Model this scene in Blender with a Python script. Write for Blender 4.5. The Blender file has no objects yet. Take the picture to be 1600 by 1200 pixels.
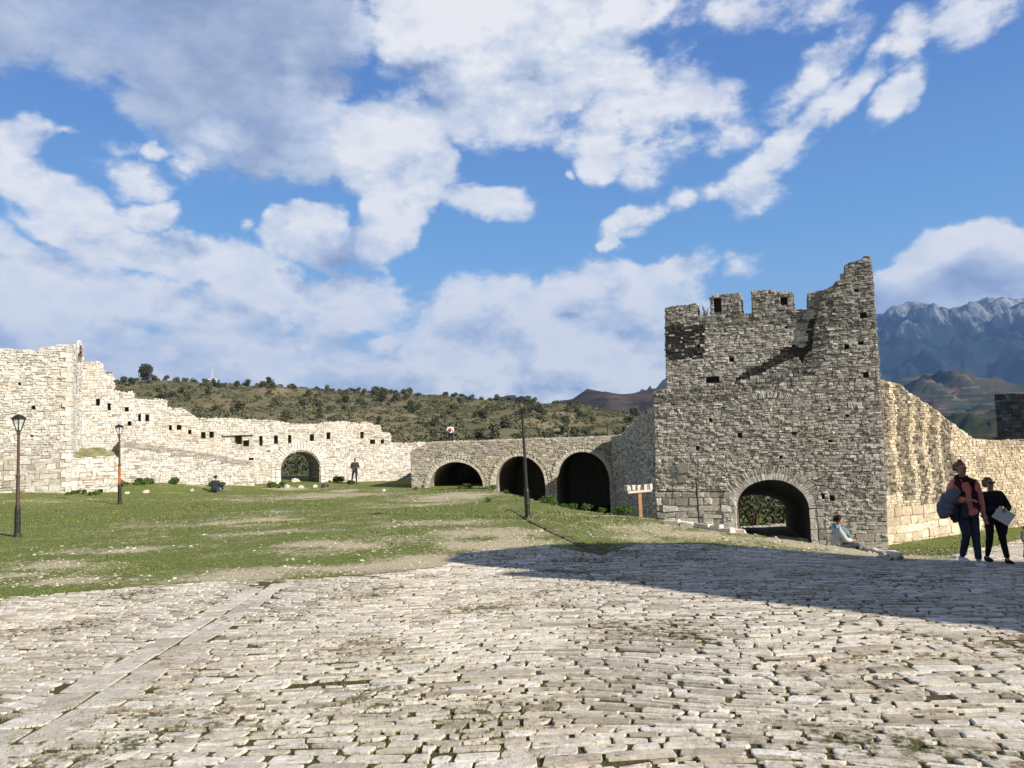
import bpy, bmesh, math, random
import numpy as np
from mathutils import Vector, Matrix, noise as mnoise
from mathutils.geometry import tessellate_polygon

random.seed(7)
rng = np.random.default_rng(7)
R = math.radians
sc = bpy.context.scene
COL = sc.collection

# ------------------------------------------------------------------ camera
FOC, PW, PH = 1180.0, 1600, 1200
PITCH, ROLL = R(4.2), R(2.0)
CAM = Vector((0, 0, 1.65))
cd = bpy.data.cameras.new('camera')
cam = bpy.data.objects.new('camera', cd)
COL.objects.link(cam)
sc.camera = cam
_f = Vector((0, math.cos(PITCH), math.sin(PITCH)))
_r0 = Vector((1, 0, 0))
_u0 = Vector((0, -math.sin(PITCH), math.cos(PITCH)))
_r = math.cos(ROLL) * _r0 - math.sin(ROLL) * _u0
_u = math.sin(ROLL) * _r0 + math.cos(ROLL) * _u0
M = Matrix(((_r.x, _u.x, -_f.x), (_r.y, _u.y, -_f.y), (_r.z, _u.z, -_f.z)))
cam.matrix_world = Matrix.Translation(CAM) @ M.to_4x4()
cd.sensor_width = 36
cd.lens = 36 * FOC / PW
cd.clip_start = 0.05
cd.clip_end = 40000

# ------------------------------------------------------------------ sun, sky, exposure
SUN_AZ = Vector((0.80, -0.60, 0)).normalized()
SUN_EL = R(29)
SUN = Vector((SUN_AZ.x * math.cos(SUN_EL), SUN_AZ.y * math.cos(SUN_EL), math.sin(SUN_EL)))
ld = bpy.data.lights.new('sun', 'SUN')
ld.energy = 5.0
ld.angle = R(0.6)
ld.color = (1.0, 0.91, 0.80)
lo = bpy.data.objects.new('sun', ld)
COL.objects.link(lo)
lo.rotation_euler = SUN.to_track_quat('Z', 'Y').to_euler()
lo.location = (20, -20, 30)
sc.view_settings.view_transform = 'Standard'
sc.view_settings.look = 'None'
sc.view_settings.exposure = 0.64
sc.view_settings.gamma = 1.0


def ray(px, py):
    d = _f + _r * ((px - PW / 2) / FOC) + _u * ((PH / 2 - py) / FOC)
    return d


def azel(px, py):
    d = ray(px, py).normalized()
    return math.atan2(d.x, d.y), math.asin(d.z)


world = bpy.data.worlds.new('World')
sc.world = world
world.use_nodes = True


def build_world():
    nt = world.node_tree
    N, L = nt.nodes, nt.links
    for n in list(N):
        N.remove(n)

    def lk(a, b):
        L.new(a, b)

    def math_(op, a, b=None, c=None, clamp=False):
        n = N.new('ShaderNodeMath'); n.operation = op; n.use_clamp = clamp
        for i, v in enumerate((a, b, c)):
            if v is None: continue
            if isinstance(v, (int, float)): n.inputs[i].default_value = v
            else: lk(v, n.inputs[i])
        return n.outputs[0]
    out = N.new('ShaderNodeOutputWorld')
    bg = N.new('ShaderNodeBackground')
    lk(bg.outputs[0], out.inputs[0])
    bg.inputs[1].default_value = 0.085
    sky = N.new('ShaderNodeTexSky')
    sky.sky_type = 'NISHITA'
    sky.sun_disc = False
    sky.sun_elevation = SUN_EL
    sky.sun_rotation = math.atan2(SUN_AZ.x, SUN_AZ.y)
    sky.air_density = 1.15
    sky.dust_density = 0.25
    sky.ozone_density = 2.2
    tc = N.new('ShaderNodeTexCoord')
    D = tc.outputs['Generated']
    sp = N.new('ShaderNodeSeparateXYZ'); lk(D, sp.inputs[0])
    az = math_('ARCTAN2', sp.outputs[0], sp.outputs[1])
    el = math_('ARCSINE', sp.outputs[2])
    cb = N.new('ShaderNodeCombineXYZ'); lk(az, cb.inputs[0]); lk(el, cb.inputs[1])
    # domain warp
    nw = N.new('ShaderNodeTexNoise'); nw.inputs['Scale'].default_value = 7.0
    nw.inputs['Detail'].default_value = 5.0
    lk(D, nw.inputs['Vector'])
    wv = N.new('ShaderNodeVectorMath'); wv.operation = 'SUBTRACT'
    lk(nw.outputs['Color'], wv.inputs[0]); wv.inputs[1].default_value = (.5, .5, .5)
    ws = N.new('ShaderNodeVectorMath'); ws.operation = 'MULTIPLY'
    lk(wv.outputs[0], ws.inputs[0]); ws.inputs[1].default_value = (0.16, 0.12, 0)
    wa = N.new('ShaderNodeVectorMath'); wa.operation = 'ADD'
    lk(cb.outputs[0], wa.inputs[0]); lk(ws.outputs[0], wa.inputs[1])
    P = wa.outputs[0]

    def field(blobs):
        acc = None
        blobs = [(b[0], b[1], b[2], b[3], b[4], b[5] * (.9 if b[1] > 440 and b[0] < 1120 else (.72 if b[0] > 970 and b[1] < 350 else 1))) for b in blobs]
        for (x, y, rx, ry, rot, amp) in blobs:
            a, e = azel(x, y)
            m = N.new('ShaderNodeMapping'); m.vector_type = 'TEXTURE'
            m.inputs['Location'].default_value = (a, e, 0)
            m.inputs['Rotation'].default_value = (0, 0, R(rot + 2))
            m.inputs['Scale'].default_value = (rx / 1180 * 1.3, ry / 1180 * 1.3, 1)
            lk(P, m.inputs['Vector'])
            g = N.new('ShaderNodeTexGradient'); g.gradient_type = 'SPHERICAL'
            lk(m.outputs[0], g.inputs[0])
            q_ = math_('MULTIPLY', g.outputs['Fac'], amp)
            acc = q_ if acc is None else math_('MAXIMUM', acc, q_)
        return acc
    # (px, py, rx, ry, rot, amp)
    white = [
        (800, 40, 215, 130, 0, 1.8), (930, 110, 80, 70, 0, 1.0), (700, 10, 110, 70, 0, 1.0), (860, 0, 170, 110, 0, .9),
        (600, 240, 115, 75, -8, 1.9), (530, 235, 90, 38, 12, 1.1), (608, 345, 46, 80, -10, 1.5), (725, 306, 90, 34, -14, .95), (620, 290, 80, 50, 0, 1.3),
        (650, 190, 50, 60, 20, .7), (345, 207, 40, 16, 0, .6), (455, 125, 34, 40, 40, .5),
        (25, 245, 50, 36, 0, 1.3), (210, 272, 60, 32, 0, .62), (245, 232, 30, 14, 0, .7), (300, 258, 30, 25, -40, .5), (100, 230, 20, 10, 0, .5), (185, 235, 40, 18, 10, .5),
        (80, 318, 100, 32, -12, 1.2), (190, 368, 130, 34, -6, 1.3), (235, 325, 45, 18, 5, .8), (330, 400, 120, 34, -14, 1.2), (380, 355, 18, 14, 0, .7),
        (460, 368, 65, 40, 8, 1.6), (480, 400, 50, 25, 0, .5), (370, 430, 50, 15, 0, .8), (10, 395, 60, 30, 0, .9),
        (90, 460, 180, 70, 5, 1.5), (60, 520, 160, 50, 0, 1.2), (240, 470, 130, 30, 0, .8), (330, 480, 130, 38, 5, 1.2), (430, 460, 90, 35, 0, 1.0),
        (540, 470, 110, 46, -5, 1.4), (590, 450, 55, 30, 0, .8), (430, 525, 160, 40, 0, 1.2), (250, 540, 200, 45, 0, 1.0), (150, 590, 300, 40, 0, .9),
        (470, 580, 260, 50, 0, 1.0), (606, 533, 24, 16, 0, 1.5), (720, 495, 95, 50, 5, 1.6), (800, 480, 80, 50, 0, 1.0), (920, 490, 170, 60, 0, 1.5), (830, 540, 240, 60, 0, 1.2),
        (900, 590, 300, 50, 0, 1.2), (690, 590, 200, 40, 0, .9), (1060, 440, 60, 30, 15, 1.0), (1150, 425, 60, 28, 25, .5), (1000, 540, 160, 60, 0, .8), (960, 600, 120, 14, 0, .8),
        (1000, 170, 70, 110, 10, 1.0), (1080, 150, 90, 60, -10, .95), (1100, 190, 80, 40, 0, .8), (930, 200, 80, 60, -30, .75), (935, 262, 45, 35, -20, .75), (882, 278, 14, 12, 0, .7), (1060, 90, 60, 50, 0, .6),
        (1215, 225, 120, 34, 32, 1.25), (1310, 165, 110, 26, 38, 1.1), (1185, 300, 45, 55, 30, 1.2), (1220, 270, 60, 28, 40, .6), (1270, 105, 70, 30, 25, .95), (1215, 150, 60, 34, 0, .8), (1170, 20, 110, 45, 0, 1.0),
        (1280, 10, 70, 30, 0, .6), (1440, 60, 70, 36, 25, .95), (1530, 15, 110, 36, 5, 1.0), (1405, 150, 70, 24, 40, 1.05), (1010, 30, 60, 30, 20, .6), (1000, 360, 60, 22, 25, .8), (1075, 322, 30, 22, 20, .6), (965, 402, 26, 14, 0, .7),
        (1520, 392, 60, 34, -10, 1.6), (1450, 425, 90, 26, 18, 1.3), (1590, 410, 70, 30, 22, 1.5), (1400, 462, 60, 22, 15, .9), (1570, 480, 120, 30, 0, .9), (1390, 500, 100, 30, 0, .7),
    ]
    grey = [
        (150, 10, 300, 95, 0, 1.0), (330, 85, 230, 120, -32, 1.4), (410, 30, 150, 80, 0, 1.1), (330, 165, 90, 60, -20, .8), (500, 135, 70, 45, -30, .8), (440, 200, 120, 70, 0, .75),
        (505, 400, 60, 28, 0, .9), (570, 400, 40, 40, 0, .5), (1530, 455, 200, 42, 6, 1.7), (1400, 490, 100, 30, 0, .8), (560, 540, 60, 26, 0, .7), (300, 505, 120, 20, 0, .6), (100, 545, 240, 40, 0, .7), (520, 595, 160, 26, 0, .8),
        (1010, 25, 50, 20, 0, .1), (720, 170, 220, 40, 0, .6),
    ]
    W_ = field(white)
    G_ = field(grey)
    nz = N.new('ShaderNodeTexNoise'); nz.inputs['Scale'].default_value = 9.0; nz.inputs['Detail'].default_value = 9.0
    nz.inputs['Roughness'].default_value = 0.62
    mp = N.new('ShaderNodeMapping'); mp.inputs['Scale'].default_value = (1, 1, 1.7); lk(D, mp.inputs[0]); lk(mp.outputs[0], nz.inputs['Vector'])
    tot = math_('MAXIMUM', W_, G_)
    nn = math_('SUBTRACT', nz.outputs['Fac'], 0.5)
    nh = N.new('ShaderNodeTexNoise'); nh.inputs['Scale'].default_value = 26.0; nh.inputs['Detail'].default_value = 7.0; nh.inputs['Roughness'].default_value = .6
    lk(mp.outputs[0], nh.inputs['Vector'])
    nsum = math_('MULTIPLY_ADD', nn, 1.5, math_('MULTIPLY', math_('SUBTRACT', nh.outputs['Fac'], 0.5), 0.5))
    gate = math_('MULTIPLY_ADD', tot, 3.0, 0.35, clamp=True)
    d0 = math_('MULTIPLY_ADD', nsum, gate, tot)
    dens = N.new('ShaderNodeMapRange'); dens.interpolation_type = 'SMOOTHSTEP'
    dens.inputs[1].default_value = 0.10; dens.inputs[2].default_value = 0.50
    lk(d0, dens.inputs[0])
    # shading: noise sampled with a small offset towards the sun gives lit and shaded billows
    mo = N.new('ShaderNodeVectorMath'); mo.operation = 'ADD'; lk(mp.outputs[0], mo.inputs[0]); mo.inputs[1].default_value = (0.03, -0.01, 0.05)
    nz2 = N.new('ShaderNodeTexNoise'); nz2.inputs['Scale'].default_value = 9.0; nz2.inputs['Detail'].default_value = 5.0
    nz2.inputs['Roughness'].default_value = 0.55
    lk(mo.outputs[0], nz2.inputs['Vector'])
    df = math_('SUBTRACT', nz.outputs['Fac'], nz2.outputs['Fac'])
    n5 = N.new('ShaderNodeTexNoise'); n5.inputs['Scale'].default_value = 6.0; n5.inputs['Detail'].default_value = 4.0
    m5 = N.new('ShaderNodeMapping'); m5.inputs['Scale'].default_value = (1, 1, 3.0); m5.inputs['Location'].default_value = (3, 1, 2); lk(D, m5.inputs[0]); lk(m5.outputs[0], n5.inputs['Vector'])
    gfrac = math_('DIVIDE', G_, math_('ADD', math_('ADD', W_, G_), 0.02))
    lit = math_('MULTIPLY', df, 3.0)
    lit = math_('MULTIPLY_ADD', math_('SUBTRACT', n5.outputs['Fac'], 0.5), 1.2, lit)
    lit = math_('MULTIPLY_ADD', math_('SUBTRACT', nh.outputs['Fac'], 0.5), 0.7, lit)
    lit = math_('MULTIPLY', lit, math_('MULTIPLY_ADD', gfrac, -0.72, 1.0))
    lit = math_('ADD', lit, math_('MULTIPLY_ADD', gfrac, -0.78, 0.93))
    lit = math_('ADD', lit, 0.0, clamp=True)
    cr = N.new('ShaderNodeValToRGB')
    e = cr.color_ramp.elements
    S = 1 / 0.085 / (2 ** sc.view_settings.exposure)
    e[0].position = 0.0; e[0].color = (.28 * S, .36 * S, .56 * S, 1)
    e[1].position = 1.0; e[1].color = (.95 * S, .945 * S, .95 * S, 1)
    k = e.new(0.5); k.color = (.62 * S, .69 * S, .82 * S, 1)
    lk(lit, cr.inputs[0])
    tint = N.new('ShaderNodeMix'); tint.data_type = 'RGBA'; tint.blend_type = 'MULTIPLY'
    tint.inputs[0].default_value = 1.0
    lk(sky.outputs[0], tint.inputs[6]); tint.inputs[7].default_value = SKY_TINT
    gr = N.new('ShaderNodeValToRGB'); ge = gr.color_ramp.elements
    ge[0].position = 0.0; ge[0].color = (.50 * S, .67 * S, .84 * S, 1)
    ge[1].position = 1.0; ge[1].color = (.05 * S, .12 * S, .40 * S, 1)
    for (pp, cc_) in ((.10, (.32, .57, .86)), (.24, (.15, .39, .79)), (.42, (.085, .235, .64)), (.6, (.06, .17, .52))):
        g_ = ge.new(pp); g_.color = (cc_[0] * S, cc_[1] * S, cc_[2] * S, 1)
    lk(math_('MAXIMUM', sp.outputs[2], 0.0), gr.inputs[0])
    skm = N.new('ShaderNodeMix'); skm.data_type = 'RGBA'; skm.inputs[0].default_value = .8
    lk(tint.outputs[2], skm.inputs[6]); lk(gr.outputs[0], skm.inputs[7])
    mix = N.new('ShaderNodeMix'); mix.data_type = 'RGBA'
    thin = N.new('ShaderNodeMapRange'); thin.inputs[1].default_value = .36; thin.inputs[2].default_value = .58; thin.inputs[3].default_value = .52; thin.inputs[4].default_value = .97
    lk(math_('MULTIPLY_ADD', tot, .12, math_('MULTIPLY_ADD', nz2.outputs['Fac'], .6, math_('MULTIPLY', nh.outputs['Fac'], .4))), thin.inputs[0])
    dm = math_('MULTIPLY', dens.outputs[0], thin.outputs[0])
    lk(dm, mix.inputs[0]); lk(skm.outputs[2], mix.inputs[6]); lk(cr.outputs[0], mix.inputs[7])
    # unseen sky behind the viewer, greyed to set the level and tint of shade
    dim = N.new('ShaderNodeMapRange'); dim.inputs[1].default_value = .45; dim.inputs[2].default_value = -.25; dim.inputs[3].default_value = 0.0; dim.inputs[4].default_value = .92
    lk(sp.outputs[1], dim.inputs[0])
    fin_ = N.new('ShaderNodeMix'); fin_.data_type = 'RGBA'
    lk(dim.outputs[0], fin_.inputs[0]); lk(mix.outputs[2], fin_.inputs[6]); fin_.inputs[7].default_value = (.27 * S, .26 * S, .255 * S, 1)
    lk(fin_.outputs[2], bg.inputs[0])


SKY_TINT = (0.95, 1.0, 1.0, 1)
build_world()
world.cycles.sampling_method = 'MANUAL'
world.cycles.sample_map_resolution = 512
sc.cycles.max_bounces = 5
sc.cycles.diffuse_bounces = 2
sc.cycles.glossy_bounces = 2
sc.cycles.transparent_max_bounces = 12
sc.cycles.volume_bounces = 0
sc.cycles.use_denoising = True


# ------------------------------------------------------------------ tagging helpers
def tag(o, label=None, cat=None, group=None, kind=None):
    if label: o['label'] = label
    if cat: o['category'] = cat
    if group: o['group'] = group
    if kind: o['kind'] = kind
    return o


def empty(name, loc=(0, 0, 0), rz=0, label=None, cat=None, group=None):
    o = bpy.data.objects.new(name, None)
    COL.objects.link(o)
    o.location = loc
    o.rotation_euler.z = rz
    o.empty_display_size = 0.3
    return tag(o, label, cat, group)


def link(name, me, parent=None):
    o = bpy.data.objects.new(name, me)
    COL.objects.link(o)
    if parent is not None:
        o.parent = parent
    return o


def copy_tree(o, parent=None):
    c = o.copy()
    COL.objects.link(c)
    c.parent = parent
    for ch in list(o.children):
        copy_tree(ch, c)
    return c


# ------------------------------------------------------------------ materials
def mat_new(name):
    m = bpy.data.materials.new(name)
    m.use_nodes = True
    nt = m.node_tree
    return m, nt, nt.nodes['Principled BSDF']


def nd(nt, t, **kw):
    n = nt.nodes.new(t)
    for k, v in kw.items():
        setattr(n, k, v)
    return n


def ramp(nt, fac, stops):
    n = nt.nodes.new('ShaderNodeValToRGB')
    e = n.color_ramp.elements
    e[0].position, e[0].color = stops[0][0], tuple(stops[0][1]) + (1,)
    e[1].position, e[1].color = stops[-1][0], tuple(stops[-1][1]) + (1,)
    for p, c in stops[1:-1]:
        k = e.new(p); k.color = tuple(c) + (1,)
    nt.links.new(fac, n.inputs[0])
    return n.outputs[0]


def noise(nt, scale, detail=4, rough=.55, vec=None, coord='Object', stretch=None):
    n = nt.nodes.new('ShaderNodeTexNoise')
    n.inputs['Scale'].default_value = scale
    n.inputs['Detail'].default_value = detail
    n.inputs['Roughness'].default_value = rough
    if vec is None:
        tc = nt.nodes.new('ShaderNodeTexCoord'); vec = tc.outputs[coord]
    if stretch:
        mp = nt.nodes.new('ShaderNodeMapping'); mp.inputs['Scale'].default_value = stretch
        nt.links.new(vec, mp.inputs[0]); vec = mp.outputs[0]
    nt.links.new(vec, n.inputs['Vector'])
    return n.outputs['Fac']


def mixc(nt, fac, a, b, mode='MIX'):
    n = nt.nodes.new('ShaderNodeMix'); n.data_type = 'RGBA'; n.blend_type = mode
    for i, v in ((0, fac), (6, a), (7, b)):
        if isinstance(v, (int, float)): n.inputs[i].default_value = v
        elif isinstance(v, tuple): n.inputs[i].default_value = v if len(v) == 4 else v + (1,)
        else: nt.links.new(v, n.inputs[i])
    return n.outputs[2]


def mth(nt, op, a, b=0.0, c=None, clamp=False):
    n = nt.nodes.new('ShaderNodeMath'); n.operation = op; n.use_clamp = clamp
    for i, v in enumerate((a, b, c)):
        if v is None: continue
        if isinstance(v, (int, float)): n.inputs[i].default_value = v
        else: nt.links.new(v, n.inputs[i])
    return n.outputs[0]


def attr(nt, name):
    n = nt.nodes.new('ShaderNodeAttribute'); n.attribute_name = name
    return n.outputs['Fac']


def bump(nt, bsdf, h, strength=.5, dist=.02):
    b = nt.nodes.new('ShaderNodeBump')
    b.inputs['Strength'].default_value = strength
    b.inputs['Distance'].default_value = dist
    nt.links.new(h, b.inputs['Height'])
    nt.links.new(b.outputs[0], bsdf.inputs['Normal'])


def stone_mat(name, dark, mid, light, lichen=(.05, .05, .05), lich_amt=.5, warm=(.52, .40, .24), warm_amt=.35, fine=26, moss=0, bumpd=.03):
    m, nt, b = mat_new(name)
    t = attr(nt, 'tone'); s = attr(nt, 'stain')
    c = ramp(nt, t, [(0, dark), (.45, mid), (1, light)])
    n1 = noise(nt, .35, 5, .6)
    w = mth(nt, 'MULTIPLY', mth(nt, 'MULTIPLY_ADD', n1, 4, -2.0, clamp=True), warm_amt)
    c = mixc(nt, w, c, warm)
    n2 = noise(nt, 1.3, 6, .65, stretch=(1, 1, .5))
    l = mth(nt, 'MULTIPLY_ADD', n2, 6, -3.6, clamp=True)
    l = mth(nt, 'MULTIPLY', l, lich_amt)
    n4 = noise(nt, 9, 4, .7)
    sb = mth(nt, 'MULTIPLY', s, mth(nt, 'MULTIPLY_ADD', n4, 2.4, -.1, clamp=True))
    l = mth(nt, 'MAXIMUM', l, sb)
    c = mixc(nt, l, c, lichen)  # lichen colour also draws stains and the tower's painted stair and pier shade
    n3 = noise(nt, fine, 6, .75)
    if moss:
        n6 = noise(nt, 11, 5, .75); n7 = noise(nt, .7, 4, .6)
        mo = mth(nt, 'MULTIPLY_ADD', mth(nt, 'ADD', n6, mth(nt, 'MULTIPLY', n7, .8)), 9, -moss, clamp=True)
        mc = ramp(nt, noise(nt, 1.7, 3), [(.42, (.20, .145, .085)), (.56, (.11, .115, .045))])
        c = mixc(nt, mo, c, mc)
    n9 = noise(nt, fine * .28, 6, .8)
    v = mth(nt, 'MULTIPLY_ADD', n3, 1.0, mth(nt, 'MULTIPLY_ADD', n9, 1.7, -.35))
    cc = nt.nodes.new('ShaderNodeCombineColor')
    for i in range(3): nt.links.new(v, cc.inputs[i])
    c = mixc(nt, 1.0, c, cc.outputs[0], 'MULTIPLY')
    nt.links.new(c, b.inputs['Base Color'])
    b.inputs['Roughness'].default_value = .92
    b.inputs['Specular IOR Level'].default_value = .2
    n8 = noise(nt, fine * .3, 4, .6)
    bump(nt, b, mth(nt, 'ADD', n3, n8), .8, bumpd)
    return m


def plain(name, col, rough=.7, var=.25, scale=12, metal=0.0, spec=.3):
    m, nt, b = mat_new(name)
    n = noise(nt, scale, 4, .6)
    d = tuple(max(0, x * (1 - var)) for x in col); l = tuple(min(1, x * (1 + var)) for x in col)
    nt.links.new(ramp(nt, n, [(.25, d), (.75, l)]), b.inputs['Base Color'])
    b.inputs['Roughness'].default_value = rough
    b.inputs['Metallic'].default_value = metal
    b.inputs['Specular IOR Level'].default_value = spec
    return m


def leaf_mat(name, dark, light, rough=.75, scale=1.5):
    m, nt, b = mat_new(name)
    t = attr(nt, 'tone')
    n = noise(nt, scale, 3, .6)
    f = mth(nt, 'MULTIPLY_ADD', n, .5, mth(nt, 'MULTIPLY', t, .6))
    nt.links.new(ramp(nt, f, [(.15, dark), (.85, light)]), b.inputs['Base Color'])
    b.inputs['Roughness'].default_value = rough
    b.inputs['Specular IOR Level'].default_value = .2
    return m


MT = {}
MT['pale'] = stone_mat('pale_limestone', (.33, .30, .25), (.61, .58, .52), (.80, .78, .73), lich_amt=.45, lichen=(.22, .20, .17), warm=(.55, .43, .28), warm_amt=.35)
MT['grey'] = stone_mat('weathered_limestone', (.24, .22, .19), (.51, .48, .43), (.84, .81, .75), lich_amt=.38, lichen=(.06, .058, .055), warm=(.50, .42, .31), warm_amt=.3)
MT['honey'] = stone_mat('honey_limestone', (.34, .28, .20), (.56, .48, .34), (.76, .69, .55), lich_amt=.85, lichen=(.07, .062, .05), warm=(.58, .46, .28), warm_amt=.5)
MT['edging'] = stone_mat('overgrown_stone', (.16, .15, .09), (.26, .25, .15), (.42, .40, .30), lichen=(.10, .12, .035), lich_amt=.7, moss=8.0)
MT['black'] = stone_mat('dark_limestone', (.05, .05, .05), (.11, .11, .11), (.28, .28, .28), lich_amt=.6)  # very dark stone; in the gate passage it paints in the shade
MT['mortar'] = stone_mat('lime_mortar', (.18, .16, .12), (.25, .22, .175), (.33, .30, .24), lich_amt=.5, lichen=(.07, .065, .05))
MT['mortar_dark'] = stone_mat('dark_joint', (.09, .08, .07), (.13, .12, .105), (.18, .165, .14), lich_amt=.5, lichen=(.03, .03, .025))
MT['cobble'] = stone_mat('paving_limestone', (.42, .375, .29), (.66, .61, .51), (.82, .775, .68), lich_amt=.35, lichen=(.27, .25, .19), warm=(.48, .38, .26), warm_amt=.55, fine=30, moss=8.65, bumpd=.02)
MT['slab'] = stone_mat('smooth_slab', (.46, .44, .39), (.54, .52, .47), (.62, .60, .55), lich_amt=.15, lichen=(.35, .32, .27), warm_amt=.2, fine=20)


# ------------------------------------------------------------------ mesh collector
class MB:
    def __init__(s):
        s.v, s.lv, s.ls, s.mi, s.tone, s.stain = [], [], [], [], [], []
        s.n = 0
        s.smooth = False

    def add(s, verts, faces, mi=0, tone=.5, stain=0.0):
        verts = np.asarray(verts, dtype=np.float64).reshape(-1, 3)
        k = len(verts)
        s.v.append(verts)
        for f in faces:
            s.lv.append(np.asarray(f, dtype=np.int64) + s.n)
            s.ls.append(len(f)); s.mi.append(mi)
        s.tone.append(np.full(k, tone) if np.isscalar(tone) else np.asarray(tone, float))
        s.stain.append(np.full(k, stain) if np.isscalar(stain) else np.asarray(stain, float))
        s.n += k

    def add_bulk(s, verts, face_arrays, mi=0, tone=None, stain=None):
        """face_arrays: list of int arrays (m,k) of equal size polygons"""
        verts = np.asarray(verts).reshape(-1, 3)
        k = len(verts)
        s.v.append(verts)
        for fa in face_arrays:
            fa = np.asarray(fa, dtype=np.int64) + s.n
            s.lv.append(fa.ravel()); s.ls.extend([fa.shape[1]] * fa.shape[0]); s.mi.extend([mi] * fa.shape[0])
        s.tone.append(np.full(k, .5) if tone is None else tone)
        s.stain.append(np.zeros(k) if stain is None else stain)
        s.n += k

    def mesh(s, name, mats):
        me = bpy.data.meshes.new(name)
        v = np.concatenate(s.v)
        lv = np.concatenate([np.asarray(a).ravel() for a in s.lv])
        ls = np.asarray(s.ls, dtype=np.int32)
        me.vertices.add(len(v)); me.vertices.foreach_set('co', v.ravel())
        me.loops.add(len(lv)); me.loops.foreach_set('vertex_index', lv.astype(np.int32))
        me.polygons.add(len(ls))
        st = np.concatenate(([0], np.cumsum(ls)[:-1])).astype(np.int32)
        me.polygons.foreach_set('loop_start', st)
        me.polygons.foreach_set('loop_total', ls)
        me.polygons.foreach_set('material_index', np.asarray(s.mi, dtype=np.int32))
        me.update(calc_edges=True)
        me.polygons.foreach_set('use_smooth', np.full(len(ls), bool(s.smooth)))
        for nm, arr in (('tone', s.tone), ('stain', s.stain)):
            a = me.attributes.new(nm, 'FLOAT', 'POINT')
            a.data.foreach_set('value', np.concatenate(arr).astype(np.float32))
        for m in mats:
            me.materials.append(m)
        me.validate()
        return me

    def build(s, name, mats, parent=None):
        if not isinstance(mats, (list, tuple)): mats = [mats]
        return link(name, s.mesh(name, mats), parent)


def box(mb, c, sz, rz=0, mi=0, tone=.5, stain=0, jit=0, rx=0, ry=0):
    v = np.array([[x, y, z] for z in (-.5, .5) for y in (-.5, .5) for x in (-.5, .5)]) * np.array(sz)
    if jit: v = v + rng.uniform(-jit, jit, v.shape)
    Rm = np.array(Matrix.Rotation(rz, 3, 'Z') @ Matrix.Rotation(ry, 3, 'Y') @ Matrix.Rotation(rx, 3, 'X'))
    v = v @ Rm.T + np.array(c)
    mb.add(v, [(0, 2, 3, 1), (4, 5, 7, 6), (0, 1, 5, 4), (2, 6, 7, 3), (0, 4, 6, 2), (1, 3, 7, 5)], mi, tone, stain)


def tube(mb, pts, rad, n=8, mi=0, tone=.5, cap=True, squash=None):
    pts = [Vector(p) for p in pts]
    if np.isscalar(rad): rad = [rad] * len(pts)
    rings = []
    up = Vector((0, 0, 1))
    for i, p in enumerate(pts):
        a = pts[max(i - 1, 0)]; b = pts[min(i + 1, len(pts) - 1)]
        t = (b - a).normalized() if (b - a).length > 1e-9 else up
        ref = Vector((0, 1, 0)) if abs(t.z) > .9 else up
        x = t.cross(ref).normalized(); y = t.cross(x).normalized()
        rings.append([p + (x * math.cos(2 * math.pi * k / n) + y * math.sin(2 * math.pi * k / n)) * rad[i] for k in range(n)])
    v = [c for r in rings for c in r]
    f = []
    for i in range(len(pts) - 1):
        for k in range(n):
            f.append((i * n + k, i * n + (k + 1) % n, (i + 1) * n + (k + 1) % n, (i + 1) * n + k))
    if cap:
        f.append(tuple(range(n)));  f.append(tuple(reversed(range((len(pts) - 1) * n, len(pts) * n))))
    mb.add([tuple(c) for c in v], f, mi, tone)


def lathe(mb, prof, n=16, c=(0, 0, 0), mi=0, tone=.5):
    v = []; f = []
    for (r, z) in prof:
        for k in range(n):
            a = 2 * math.pi * k / n
            v.append((c[0] + r * math.cos(a), c[1] + r * math.sin(a), c[2] + z))
    for i in range(len(prof) - 1):
        for k in range(n):
            f.append((i * n + k, i * n + (k + 1) % n, (i + 1) * n + (k + 1) % n, (i + 1) * n + k))
    f.append(tuple(reversed(range(n)))); f.append(tuple(range((len(prof) - 1) * n, len(prof) * n)))
    mb.add(v, f, mi, tone)


def ellipsoid(mb, c, r, nu=12, nv=8, jit=0, mi=0, tone=.5, rz=0, seed=0):
    v = []; f = []
    cr, sr = math.cos(rz), math.sin(rz)
    for i in range(nv + 1):
        t = math.pi * i / nv
        for k in range(nu):
            a = 2 * math.pi * k / nu
            d = Vector((math.sin(t) * math.cos(a), math.sin(t) * math.sin(a), math.cos(t)))
            q = 1 + (mnoise.noise(d * 2.3 + Vector((seed * 7.1, seed, 3))) * jit if jit else 0)
            x, y, z = d.x * r[0] * q, d.y * r[1] * q, d.z * r[2] * q
            v.append((c[0] + x * cr - y * sr, c[1] + x * sr + y * cr, c[2] + z))
    for i in range(nv):
        for k in range(nu):
            f.append((i * nu + k, (i + 1) * nu + k, (i + 1) * nu + (k + 1) % nu, i * nu + (k + 1) % nu))
    mb.add(v, f, mi, tone)


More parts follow.
